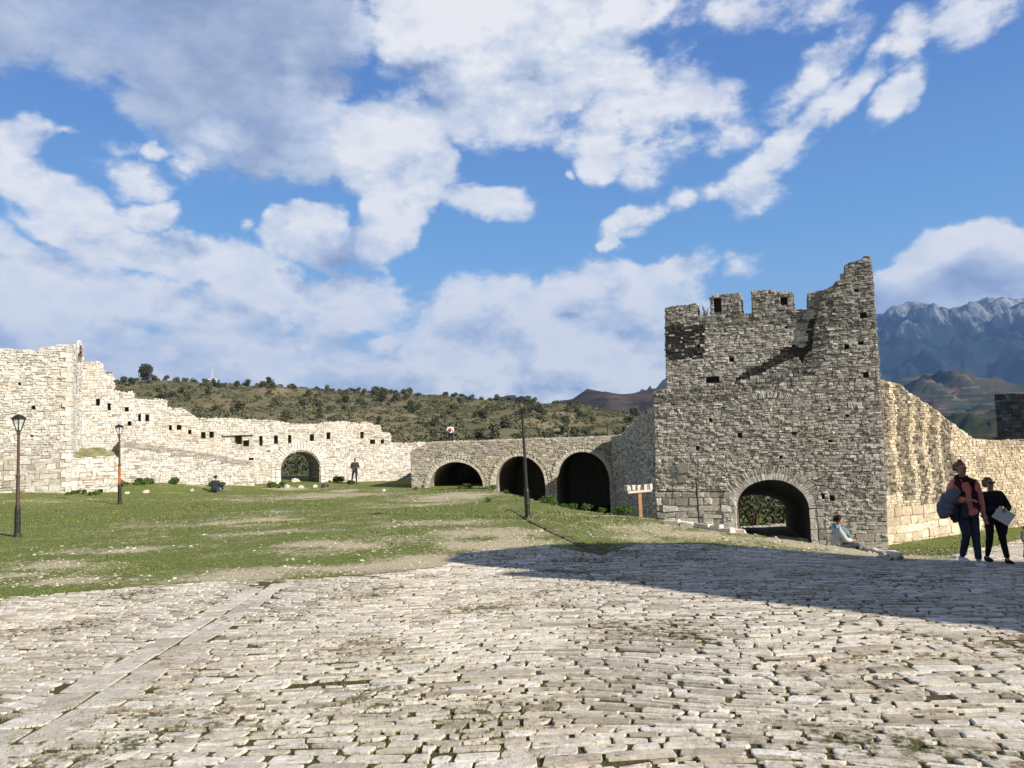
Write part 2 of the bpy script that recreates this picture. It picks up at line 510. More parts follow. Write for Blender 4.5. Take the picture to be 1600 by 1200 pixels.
# ------------------------------------------------------------------ stones from quads
def stones(mb, quads, prot, to3d, tone, stain, mi=0, cham=(.05, .20), jit=.012, inset=.075, sink=.04, dome=0.0, tiltk=.14):
    """quads (n,4,2) counter-clockwise in uv; to3d(uv(m,2), h(m)) -> (m,3)"""
    q = np.asarray(quads, float); n = len(q)
    if n == 0: return
    q = q + rng.uniform(-jit, jit, q.shape)
    o = np.zeros((n, 8, 2))
    el_ = [np.linalg.norm(q[:, (i + 1) % 4] - q[:, i], axis=1)[:, None] + 1e-6 for i in range(4)]
    mn_ = np.minimum(np.minimum(el_[0], el_[1]), np.minimum(el_[2], el_[3]))
    for i in range(4):
        ca = rng.uniform(cham[0], cham[1], (n, 1)); cb_ = rng.uniform(cham[0], cham[1], (n, 1))
        o[:, 2 * i] = q[:, i] + (q[:, (i - 1) % 4] - q[:, i]) * ca * mn_ / el_[(i - 1) % 4]
        o[:, 2 * i + 1] = q[:, i] + (q[:, (i + 1) % 4] - q[:, i]) * cb_ * mn_ / el_[i]
    ctr = q.mean(axis=1, keepdims=True)
    # inset towards centre by a fixed distance
    dv = ctr - o
    ln = np.linalg.norm(dv, axis=2, keepdims=True) + 1e-6
    mn = np.minimum(np.linalg.norm(q[:, 1] - q[:, 0], axis=1), np.linalg.norm(q[:, 2] - q[:, 1], axis=1))[:, None, None]
    top = o + dv / ln * np.minimum(mn * inset * rng.uniform(.3, 2.0, (n, 8, 1)), ln * .6)
    mid = o + dv / ln * np.minimum(mn * inset * .15, ln * .6)
    prot = np.asarray(prot)[:, None]
    tl = rng.normal(0, tiltk, (n, 2)); sg = np.array([-1, -1, -1, 1, 1, 1, 1, -1.]); sv_ = np.array([-1, -1, -1, -1, 1, 1, 1, 1.])
    tilt = (rng.uniform(-.2, .2, (n, 8)) + tl[:, :1] * sg + tl[:, 1:] * sv_) * prot
    h0 = np.full((n, 8), -sink)
    h1 = prot * .62 + tilt * .5
    h2 = prot + tilt
    uv = np.concatenate([o, mid, top], axis=1)
    hh = np.concatenate([h0, h1, h2], axis=1)
    # centre vertex
    uv = np.concatenate([uv, ctr + rng.uniform(-.15, .15, (n, 1, 2)) * mn], axis=1)
    hh = np.concatenate([hh, prot * (1.05 + dome) + rng.uniform(-.1, .25, (n, 1)) * prot], axis=1)
    P = to3d(uv.reshape(-1, 2), hh.ravel())
    base = (np.arange(n) * 25)[:, None]
    quadsf = []
    for rr in range(2):
        for k in range(8):
            quadsf.append(base + np.array([[rr * 8 + k, rr * 8 + (k + 1) % 8, (rr + 1) * 8 + (k + 1) % 8, (rr + 1) * 8 + k]]))
    tris = [base + np.array([[16 + k, 16 + (k + 1) % 8, 24]]) for k in range(8)]
    mb.add_bulk(P, [np.concatenate(quadsf), np.concatenate(tris)], mi, np.repeat(tone, 25), np.repeat(stain, 25))


def scan(loops, v):
    xs = []
    for lp in loops:
        m = len(lp)
        for i in range(m):
            (x0, y0), (x1, y1) = lp[i], lp[(i + 1) % m]
            if (y0 <= v) != (y1 <= v):
                xs.append(x0 + (v - y0) * (x1 - x0) / (y1 - y0))
    xs.sort()
    return [(xs[i], xs[i + 1]) for i in range(0, len(xs) - 1, 2)]


def inpoly(p, lp):
    x, y = p; c = False; m = len(lp)
    for i in range(m):
        (x0, y0), (x1, y1) = lp[i], lp[(i + 1) % m]
        if (y0 > y) != (y1 > y) and x < (x1 - x0) * (y - y0) / (y1 - y0) + x0: c = not c
    return c


def rows(loops, rowfn, gap=.018):
    vmin = min(p[1] for lp in loops for p in lp); vmax = max(p[1] for lp in loops for p in lp)
    out = []; v = vmin
    while v < vmax - .03:
        (rh, ll) = rowfn(v)
        h = random.uniform(*rh)
        h = min(h, vmax - v)
        if vmax - v - h < .05: h = vmax - v
        for (a, b) in scan(loops, v + h * .5):
            u = a
            while u < b - .02:
                l = random.uniform(*ll)
                if random.random() < .15: l *= 1.5
                if b - (u + l) < ll[0] * .6: l = b - u
                if b - u > .02:
                    # sometimes split the stone in two thin courses
                    if h > .13 and l > .2 and random.random() < .16:
                        s_ = random.uniform(.35, .65) * h
                        out.append((u, v, u + l, v + s_)); out.append((u, v + s_, u + l, v + h))
                    else:
                        out.append((u, v, u + l, v + h))
                u += l
        v += h
    q = []
    g = gap / 2
    for (a, b, c, d) in out:
        q.append(((a + g, b + g), (c - g, b + g), (c - g, d - g), (a + g, d - g)))
    return q


RUBBLE = lambda v: ((.07, .15), (.09, .28))


class Plane:
    """vertical plane through plan point a heading to plan point b; the outward normal is to the right of a->b turned towards the viewer"""
    def __init__(s, a, b, flip=False):
        s.O = Vector((a[0], a[1], 0)); d = Vector((b[0] - a[0], b[1] - a[1], 0)); s.len = d.length
        s.U = d.normalized(); s.N = Vector((s.U.y, -s.U.x, 0))
        if flip: s.N = -s.N

    def pix(s, px, py):
        d = ray(px, py); t = (s.O - CAM).dot(s.N) / d.dot(s.N)
        p = CAM + d * t
        return ((p - s.O).dot(s.U), p.z)

    def poly(s, pts):
        return [s.pix(*p) for p in pts]

    def off(s, d):
        q = Plane((0, 0), (1, 0)); q.O = s.O + s.N * d; q.U = s.U; q.N = s.N; q.len = s.len
        return q

    def p3(s, u, z, h=0):
        return s.O + s.U * u + s.N * h + Vector((0, 0, z))

    def to3d(s, uv, h):
        O, U, N = np.array(s.O), np.array(s.U), np.array(s.N)
        z = uv[:, 1:2] + ((vnoise(uv[:, 0], uv[:, 1], 1.1, 77) - .5) * .10)[:, None]
        return O + uv[:, :1] * U + z * np.array([0, 0, 1.0]) + h[:, None] * N


def ccw(lp):
    a = sum(lp[i][0] * lp[(i + 1) % len(lp)][1] - lp[(i + 1) % len(lp)][0] * lp[i][1] for i in range(len(lp)))
    return list(lp) if a > 0 else list(reversed(lp))


def ragged(lp, zmin, step=.45, amp=.05):
    """break up top edges a little"""
    out = []
    n = len(lp)
    for i in range(n):
        a = lp[i]; b = lp[(i + 1) % n]
        out.append(a)
        L = math.hypot(b[0] - a[0], b[1] - a[1])
        if min(a[1], b[1]) > zmin and L > step * 1.5 and abs(b[0] - a[0]) > .2:
            k = int(L / step)
            for j in range(1, k):
                t = (j + random.uniform(-.25, .25)) / k
                out.append((a[0] + (b[0] - a[0]) * t, a[1] + (b[1] - a[1]) * t + random.uniform(-amp, amp)))
    return out


def slab(mb, pl, loops, depth, mi=1, h0=0.0):
    outer = ccw(loops[0]); holes = [list(reversed(ccw(h))) for h in loops[1:]]
    allp = [outer] + holes
    vs = [[Vector((p[0], p[1], 0)) for p in lp] for lp in allp]
    tris = tessellate_polygon(vs)
    flat = [p for lp in allp for p in lp]
    n = len(flat)
    F = [tuple(pl.p3(p[0], p[1], h0)) for p in flat]; B = [tuple(pl.p3(p[0], p[1], h0 - depth)) for p in flat]
    faces = [tuple(t) for t in tris] + [tuple(i + n for i in reversed(t)) for t in tris]
    k = 0
    for lp in allp:
        m = len(lp)
        for i in range(m):
            a, b = k + i, k + (i + 1) % m
            faces.append((a, a + n, b + n, b))
        k += m
    mb.add(F + B, faces, mi, .5, 0)


def edge_stones(mb, pl, lp, depth, zskip, prot=(.02, .06), stain_shade_fn=None, hole=False, tone_shift=0):
    """stones on the edge faces (tops, ends, jambs) of a slab"""
    lp = ccw(lp)
    for i in range(len(lp)):
        a = lp[i]; b = lp[(i + 1) % len(lp)]
        if zskip is not None and max(a[1], b[1]) <= zskip: continue
        L = math.hypot(b[0] - a[0], b[1] - a[1])
        if L < .08: continue
        e = ((b[0] - a[0]) / L, (b[1] - a[1]) / L)
        nrm = (e[1], -e[0])
        if hole: nrm = (-nrm[0], -nrm[1])
        A = np.array(pl.p3(*a)); E = np.array(pl.U) * e[0] + np.array([0, 0, 1.0]) * e[1]
        NN = np.array(pl.U) * nrm[0] + np.array([0, 0, 1.0]) * nrm[1]
        Bk = -np.array(pl.N)
        q = rows([[(0, 0), (depth, 0), (depth, L), (0, L)]] if L > .35 else [[(0, 0), (depth, 0), (depth, L), (0, L)]], (RUBBLE if L > .35 else (lambda v, L=L: ((L, L), (.2, .45)))))
        if not q: continue

        def f(uv, h, A=A, E=E, NN=NN, Bk=Bk):
            return A + uv[:, 1:2] * E + uv[:, :1] * Bk + h[:, None] * NN
        n = len(q)
        st = np.zeros(n)
        if stain_shade_fn: st[:] = stain_shade_fn((a[0] + b[0]) / 2, (a[1] + b[1]) / 2)
        stones(mb, q, rng.uniform(prot[0], prot[1], n), f, np.clip(rng.normal(.5 + tone_shift, .2, n), 0, 1), st)


def masonry(mb, pl, loops, rowfn=RUBBLE, prot=(.015, .06), stain_shade_fn=None, tonefn=None, gap=.010, jit=.013):
    q = rows(loops, rowfn, gap)
    n = len(q)
    c = [((a[0][0] + a[1][0]) / 2, (a[0][1] + a[2][1]) / 2) for a in q]
    st = np.array([stain_shade_fn(*p) if stain_shade_fn else 0.0 for p in c])
    tn = np.clip(rng.normal(.5, .21, n), 0, 1)
    if tonefn: tn = np.clip(tn + np.array([tonefn(*p) for p in c]), 0, 1)
    stones(mb, q, rng.uniform(prot[0], prot[1], n) * np.where(rng.random(n) < .06, .12, 1), pl.to3d, tn, st, jit=jit)


def arch_loop(cx, cz, rx, rz, zb, n=18):
    pts = [(cx + rx, zb)]
    for k in range(n + 1):
        a = math.pi * k / n
        pts.append((cx + rx * math.cos(a), cz + rz * math.sin(a)))
    pts.append((cx - rx, zb))
    return pts


def ring(mb, pl, cx, cz, rx, rz, t, n, zb=None, prot=.05, gap=.02, a0=0.0, a1=math.pi, tone=.55, jamb=.3, inset=.07, jit=.014):
    q = []
    for k in range(n):
        b0 = a0 + (a1 - a0) * k / n; b1 = a0 + (a1 - a0) * (k + 1) / n
        g = gap / 2 / max(rx, rz)
        b0 += g; b1 -= g
        q.append(((cx + rx * math.cos(b0), cz + rz * math.sin(b0)), (cx + (rx + t) * math.cos(b0), cz + (rz + t) * math.sin(b0)),
                  (cx + (rx + t) * math.cos(b1), cz + (rz + t) * math.sin(b1)), (cx + rx * math.cos(b1), cz + rz * math.sin(b1))))
    if zb is not None:
        for sgn in (-1, 1):
            z = zb
            while z < cz - .05:
                h = min(random.uniform(jamb * .8, jamb * 1.2), cz - z)
                x0, x1 = (cx + rx, cx + rx + t) if sgn > 0 else (cx - rx - t, cx - rx)
                q.append(((x0 + .01, z + .01), (x1 - .01, z + .01), (x1 - .01, z + h - .01), (x0 + .01, z + h - .01)))
                z += h
    n = len(q)
    stones(mb, q, rng.uniform(prot * .8, prot * 1.2, n), pl.to3d, np.clip(rng.normal(tone, .12, n), 0, 1), np.zeros(n), cham=(.03, .12), jit=jit, inset=inset)


# ------------------------------------------------------------------ terrain
def P3(px, py, Y):
    d = ray(px, py)
    return CAM + d * (Y / d.y)


_ctrl = [(0, 0, 0), (-8, 0, -.05), (8, 0, 0), (0, -12, .5), (-20, -10, .3), (20, -10, .4), (-12, 10, -.5), (14, 10, -.55)]
for (px, py, Y) in [(800, 1200, 4.3), (800, 1000, 7.6), (690, 875, 15.3), (1515, 885, 12.3), (817, 810, 21.5), (27, 840, 21.7), (187, 787, 33.3), (335, 769, 44), (555, 757, 50),
                    (645, 763, 46), (250, 752, 45.2), (60, 774, 37.6), (170, 768, 40.5), (450, 758, 49), (1030, 812, 22), (1315, 854, 17.5), (1410, 873, 15.5), (945, 801, 25), (873, 790, 28.5), (801, 772, 34), (761, 764, 40)]:
    p = P3(px, py, Y)
    _ctrl.append((p.x, p.y, p.z))
_ctrl += [(-50, 30, -.6), (-50, 70, -1), (30, 40, -1.2), (0, 70, -1.5), (40, 5, -.4), (-30, 10, -.5)]
_C = np.array(_ctrl)


def _tps(r2):
    return 0.5 * r2 * np.log(r2 + 1e-9)


_n = len(_C)
_A = np.zeros((_n + 3, _n + 3))
_d2 = ((_C[:, None, :2] - _C[None, :, :2]) ** 2).sum(-1)
_A[:_n, :_n] = _tps(_d2) + np.eye(_n) * .5
_A[:_n, _n] = 1; _A[:_n, _n + 1:] = _C[:, :2]; _A[_n, :_n] = 1; _A[_n + 1:, :_n] = _C[:, :2].T
_w = np.linalg.solve(_A, np.concatenate([_C[:, 2], [0, 0, 0]]))

CREST = [(8.6, 14.2)]
for (px, py, Y) in [(1410, 873, 15.5), (1315, 854, 17.5), (1180, 834, 19.3), (1030, 812, 22), (945, 801, 25), (873, 790, 28.5), (801, 772, 34), (761, 764, 40)]:
    p = P3(px, py, Y); CREST.append((p.x, p.y))
CREST.append((-1.9, 46.5))
LOWP = np.array([(8.6, 12.0)] + CREST + [(-1.9, 58), (70, 58), (70, 12.0)])


def sdist(X, Y, poly):
    """positive distance inside the polygon, zero outside"""
    inside = np.zeros(X.shape, bool); dmin = np.full(X.shape, 1e9)
    m = len(poly)
    for i in range(m):
        x0, y0 = poly[i]; x1, y1 = poly[(i + 1) % m]
        cond = ((y0 > Y) != (y1 > Y))
        with np.errstate(divide='ignore', invalid='ignore'):
            xi = (x1 - x0) * (Y - y0) / (y1 - y0 + 1e-12) + x0
        inside ^= cond & (X < xi)
        dx, dy = x1 - x0, y1 - y0
        t = np.clip(((X - x0) * dx + (Y - y0) * dy) / (dx * dx + dy * dy), 0, 1)
        dmin = np.minimum(dmin, np.hypot(X - x0 - t * dx, Y - y0 - t * dy))
    return np.where(inside, dmin, 0.0)


def sm(a, b, x):
    t = np.clip((x - a) / (b - a), 0, 1)
    return t * t * (3 - 2 * t)


def vnoise(X, Y, s, seed=0):
    """cheap value noise"""
    x = X / s + seed * 17.3; y = Y / s + seed * 9.1
    xi = np.floor(x).astype(np.int64); yi = np.floor(y).astype(np.int64)
    fx = x - xi; fy = y - yi
    fx = fx * fx * (3 - 2 * fx); fy = fy * fy * (3 - 2 * fy)

    def h(a, b):
        k = (a * 374761393 + b * 668265263 + seed * 1013) & 0xffffffff
        k = ((k ^ (k >> 13)) * 1274126177) & 0xffffffff
        return ((k ^ (k >> 16)) & 0xffff) / 65535.0
    return (h(xi, yi) * (1 - fx) + h(xi + 1, yi) * fx) * (1 - fy) + (h(xi, yi + 1) * (1 - fx) + h(xi + 1, yi + 1) * fx) * fy


def G(X, Y):
    X = np.atleast_1d(np.asarray(X, float)); Y = np.atleast_1d(np.asarray(Y, float))
    Xc = np.clip(X, -55, 45); Yc = np.clip(Y, -14, 70)
    r2 = (Xc[..., None] - _C[:, 0]) ** 2 + (Yc[..., None] - _C[:, 1]) ** 2
    z = (_tps(r2) * _w[:_n]).sum(-1) + _w[_n] + _w[_n + 1] * Xc + _w[_n + 2] * Yc
    lowY = np.clip((Y - 12.3), 0, None)
    low = np.maximum(-.69 - .14 * lowY, -3.2)
    low = low - 1.5 * sm(38.5, 43, Y) * sm(8.5, 10, X)
    w = sm(0, 1.1, sdist(X, Y, LOWP))
    z = z * (1 - w) + np.minimum(low, z) * w
    z = z + (vnoise(X, Y, 2.5, 3) - .5) * .07 * sm(16, 22, Y)
    # beyond the fortress the ground falls away
    fall = sm(60, 100, Y) + sm(60, 100, np.abs(X)) + sm(30, 70, -Y)
    return z - 14 * np.clip(fall, 0, 1)


def g1(x, y):
    return float(G(x, y)[0])


def gpix(px, py):
    d = ray(px, py); t = 2.0
    while t < 120:
        p = CAM + d * t
        if p.z < g1(p.x, p.y):
            lo_, hi = t - .5, t
            for _ in range(12):
                m = (lo_ + hi) / 2; p = CAM + d * m
                if p.z < g1(p.x, p.y): hi = m
                else: lo_ = m
            p = CAM + d * hi
            return p
        t += .5
    return CAM + d * 100


# cobbled area (plan polygon)
_cb = [gpix(*p) for p in [(-60, 942), (120, 925), (240, 915), (440, 906), (600, 893), (690, 884), (705, 866), (770, 857), (860, 852), (935, 866), (1000, 852), (1100, 852), (1240, 860), (1370, 871)]]
COB = [(p.x, p.y) for p in _cb] + [(8.6, 15.2), (9.3, 16.8), (12.5, 22), (16.5, 28.2), (21, 32.0), (30, 36.5), (30, 12), (14, 2.0), (-14, 2.0), (-22, 6), (-16, 10.6)]
COBA = np.array(COB)
COBA_L = [tuple(p) for p in COB]

BARE = []
for (px, py, rx, ry, a) in [(40, 890, 110, 12, 1.2), (190, 860, 90, 5, 1), (370, 815, 130, 8, 1.1), (440, 830, 120, 4, .7), (560, 850, 130, 12, .9), (700, 815, 90, 5, .9), (640, 880, 120, 12, 1.0), (740, 835, 110, 9, 1.1), (760, 850, 90, 12, 1.2),
                            (700, 775, 70, 6, 1.3), (620, 790, 60, 4, .8), (500, 775, 120, 5, 1.0), (460, 763, 40, 3, 1.4), (560, 766, 60, 2, .8), (350, 900, 120, 10, .8), (520, 890, 140, 10, .8), (150, 905, 120, 8, .8),
                            (970, 824, 60, 4, .6), (1100, 842, 120, 4, .45), (1230, 852, 100, 3, .4), (80, 782, 70, 3, .6), (300, 757, 70, 2, .7), (430, 800, 60, 3, .6), (860, 812, 60, 4, .5), (1350, 862, 40, 3, 1)]:
    p = gpix(px, py); p1 = gpix(px + rx, py); p2 = gpix(px, py - ry)
    BARE.append((p.x, p.y, max(.5, abs(p1.x - p.x)), max(.5, abs(p2.y - p.y)), a))


def axis(lo_, hi, dense_lo, dense_hi, d, g=1.18):
    a = list(np.arange(dense_lo, dense_hi + d, d))
    s = d; x = dense_lo
    left = []
    while x > lo_:
        s *= g; x -= s; left.append(x)
    s = d; x = a[-1]; right = []
    while x < hi:
        s *= g; x += s; right.append(x)
    return np.array(list(reversed(left)) + a + right)


def grid_mesh(name, xs, ys, zf, mat, attrs=None, smooth=True):
    X, Y = np.meshgrid(xs, ys)
    Z = zf(X, Y)
    ny, nx = X.shape
    v = np.stack([X, Y, Z], -1).reshape(-1, 3)
    i = np.arange(ny * nx).reshape(ny, nx)
    f = np.stack([i[:-1, :-1], i[:-1, 1:], i[1:, 1:], i[1:, :-1]], -1).reshape(-1, 4)
    mb = MB(); mb.smooth = smooth
    mb.add_bulk(v, [f])
    me = mb.mesh(name, [mat])
    if attrs:
        for k, fn in attrs.items():
            a = me.attributes.new(k, 'FLOAT', 'POINT')
            a.data.foreach_set('value', fn(X, Y).ravel().astype(np.float32))
    return link(name, me)


def bare_fn(X, Y):
    b = np.zeros(X.shape)
    for (x, y, rx, ry, a) in BARE:
        b = np.maximum(b, a * np.exp(-(((X - x) / rx) ** 2 + ((Y - y) / ry) ** 2)))
    b = np.maximum(b, 1.4 * ((X > 7) & (X < 14.0) & (Y > 32) & (Y < 42)))
    return b * (.15 + 1.6 * vnoise(X, Y * 1.6, .9, 60)) * (.6 + .8 * vnoise(X, Y, 3, 61))


def cob_fn(X, Y):
    return sm(0, .25, sdist(X, Y, COBA))


def ground_mat():
    m, nt, b = mat_new('lawn_and_earth')
    ba = attr(nt, 'bare'); co = attr(nt, 'cob')
    tc = nt.nodes.new('ShaderNodeTexCoord'); V = tc.outputs['Object']
    n1 = noise(nt, .8, 6, .6, V); n2 = noise(nt, 7, 5, .7, V); n3 = noise(nt, 30, 4, .7, V)
    g = ramp(nt, n2, [(.25, (.08, .10, .028)), (.5, (.15, .185, .052)), (.8, (.24, .26, .09))])
    g = mixc(nt, mth(nt, 'MULTIPLY_ADD', n1, 2.5, -.9, clamp=True), g, (.15, .175, .05))
    e = ramp(nt, n3, [(.3, (.28, .23, .13)), (.5, (.45, .385, .25)), (.62, (.70, .64, .48))])
    f = mth(nt, 'ADD', mth(nt, 'MULTIPLY_ADD', n2, 2.6, -1.3), mth(nt, 'MULTIPLY_ADD', n1, 2.2, -1.35))
    f = mth(nt, 'ADD', f, mth(nt, 'MULTIPLY_ADD', n3, 1.6, -.8))
    f = mth(nt, 'ADD', f, ba)
    f = mth(nt, 'MULTIPLY_ADD', f, 1.5, .0, clamp=True)
    c = mixc(nt, f, g, e)
    d = ramp(nt, n2, [(.3, (.085, .065, .04)), (.5, (.10, .085, .045)), (.58, (.07, .085, .025)), (.75, (.06, .085, .02))])
    c = mixc(nt, co, c, d)
    nt.links.new(c, b.inputs['Base Color'])
    b.inputs['Roughness'].default_value = .95
    b.inputs['Specular IOR Level'].default_value = .1
    bump(nt, b, n2, .6, .08)
    return m


gx = axis(-140, 140, -32, 24, .3, 1.15)
gy = axis(-140, 130, 1.5, 62, .3, 1.15)
ground = grid_mesh('ground', gx, gy, lambda X, Y: G(X, Y) - .014 * cob_fn(X, Y), ground_mat(), {'bare': bare_fn, 'cob': cob_fn})
tag(ground, kind='structure')


# ------------------------------------------------------------------ cobbled paving
def ground3d(fwd, lift=0.0):
    def f(uv, h):
        xy = fwd(uv)
        z = np.concatenate([G(xy[i:i + 20000, 0], xy[i:i + 20000, 1]) for i in range(0, len(xy), 20000)])
        return np.column_stack([xy[:, 0], xy[:, 1], z + h + lift])
    return f


BAND = [gpix(*p) for p in [(-90, 1215), (10, 1165), (120, 1100), (235, 1030), (335, 968), (420, 912)]]
BAND = [(p.x, p.y) for p in BAND]


def seg_dist(x, y, line):
    d = np.full(np.shape(x), 1e9)
    for (x0, y0), (x1, y1) in zip(line[:-1], line[1:]):
        dx, dy = x1 - x0, y1 - y0
        t = np.clip(((x - x0) * dx + (y - y0) * dy) / (dx * dx + dy * dy), 0, 1)
        d = np.minimum(d, np.hypot(x - x0 - t * dx, y - y0 - t * dy))
    return d


def build_cobbles():
    a = R(-9); ca, sa = math.cos(a), math.sin(a)

    def fwd(uv):
        u, v = uv[:, 0], uv[:, 1]
        v2 = v + .16 * np.sin(u * .55 + 1) + .10 * np.sin(u * 1.3 + v * .4) + (vnoise(u, v, 1.6, 5) - .5) * .34
        u2 = u + (vnoise(u, v, 1.1, 8) - .5) * .25
        return np.column_stack([u2 * ca - v2 * sa, u2 * sa + v2 * ca])
    lp = [(x * ca + y * sa, -x * sa + y * ca) for (x, y) in COB]
    q = np.array(rows([lp], lambda v: ((.05, .13), (.10, .36)) if random.random() > .12 else ((.14, .2), (.22, .45)), gap=.029))
    c = fwd(q.mean(axis=1))
    keep = (seg_dist(c[:, 0], c[:, 1], BAND) > .30) & (np.abs(c[:, 0]) < c[:, 1] * .74 + 3.5) & (c[:, 1] > 2.4)
    keep &= rng.random(len(q)) > .015
    q = q[keep]; c = c[keep]
    n = len(q)
    tone = np.clip(rng.normal(.5, .29, n), 0, 1)
    mb = MB()
    # some flatter, some worn
    pr = rng.uniform(.007, .016, n)
    stones(mb, q, pr, ground3d(fwd, -.010), tone, np.zeros(n), jit=.019, cham=(.03, .36), inset=.05, sink=.05, dome=-.05, tiltk=.10)
    o = mb.build('cobbled_paving', MT['cobble'])
    tag(o, kind='structure')
    # two lines of larger slabs that cross the plaza
    mb = MB(); quads = []
    pts = [Vector((x, y)) for x, y in BAND]
    ln = [0]
    for i in range(len(pts) - 1): ln.append(ln[-1] + (pts[i + 1] - pts[i]).length)

    def at(s):
        for i in range(len(pts) - 1):
            if s <= ln[i + 1] or i == len(pts) - 2:
                t = (s - ln[i]) / (ln[i + 1] - ln[i]); d = (pts[i + 1] - pts[i]).normalized()
                return pts[i] + (pts[i + 1] - pts[i]) * t, Vector((d.y, -d.x))
    for side in (0, 1):
        s = random.uniform(0, .3)
        while s < ln[-1] - .3:
            l = random.uniform(.32, .80)
            w = random.uniform(.30, .38)
            (p0, n0), (p1, n1) = at(s + .012), at(s + l - .012)
            i_, o_ = (.012, w) if side else (-w, -.012)
            quads.append((tuple(p0 + n0 * i_), tuple(p0 + n0 * o_), tuple(p1 + n1 * o_), tuple(p1 + n1 * i_)))
            s += l
    n = len(quads)
    n = len(quads)
    stones(mb, quads, rng.uniform(.006, .012, n), ground3d(lambda uv: uv, -.012), rng.uniform(.15, .75, n), np.zeros(n), cham=(.02, .2), inset=.03, jit=.035)
    o = mb.build('slab_path', MT['cobble']); tag(o, kind='structure')
    # pale kerb along the top of the slope down to the gate
    mb = MB(); quads = []
    kl = []
    for (px, py) in [(1040, 818), (1090, 823), (1150, 832), (1210, 840), (1270, 847), (1320, 855), (1360, 861), (1392, 868), (1412, 877)]:
        p = gpix(px, py); kl.append(Vector((p.x, p.y)))
    for i in range(len(kl) - 1):
        a_, b_ = kl[i], kl[i + 1]; d = (b_ - a_); L = d.length; d.normalize(); nr = Vector((d.y, -d.x))
        s = 0
        while s < L - .1:
            l = min(random.uniform(.35, .7), L - s)
            w = .24
            p0, p1 = a_ + d * (s + .01), a_ + d * (s + l - .01)
            quads.append((tuple(p0 - nr * 0), tuple(p0 + nr * w), tuple(p1 + nr * w), tuple(p1 - nr * 0)))
            s += l
    n = len(quads)
    stones(mb, quads, rng.uniform(.05, .09, n), ground3d(lambda uv: uv, .05), rng.uniform(.4, .9, n), np.zeros(n), cham=(.03, .15), inset=.1, jit=.02, sink=.2)
    o = mb.build('kerb', MT['cobble']); tag(o, kind='structure')
    # low earth covered stone edging near the middle lamp
    mb = MB(); quads = []
    kl = [gpix(*p) for p in [(795, 797), (830, 815), (870, 834), (910, 852), (945, 868)]]
    kl = [Vector((p.x, p.y)) for p in kl]
    for i in range(len(kl) - 1):
        a_, b_ = kl[i], kl[i + 1]; d = (b_ - a_); L = d.length; d.normalize(); nr = Vector((d.y, -d.x)); s = 0
        while s < L - .1:
            l = min(random.uniform(.3, .6), L - s)
            p0, p1 = a_ + d * (s + .01), a_ + d * (s + l - .01)
            quads.append((tuple(p0 - nr * .09), tuple(p0 + nr * .09), tuple(p1 + nr * .09), tuple(p1 - nr * .09)))
            s += l
    n = len(quads)
    stones(mb, quads, rng.uniform(.02, .05, n), ground3d(lambda uv: uv, 0), rng.uniform(.0, .6, n), np.full(n, .6), cham=(.03, .15), inset=.1, jit=.02, sink=.2)
    tag(mb.build('stone_edging', MT['edging']), kind='structure')


build_cobbles()


# ------------------------------------------------------------------ gate tower
def px_to_plan(px, Y, py=690):
    p = P3(px, py, Y); return (p.x, p.y)


T_R = px_to_plan(1387, 30.0, 760); T_L = px_to_plan(1026, 33.9, 720)
PT = Plane(T_L, T_R)
PTB = PT.off(-.20)     # set back upper wall


def boxstain(pl, pts_px):
    return pl.poly(pts_px)


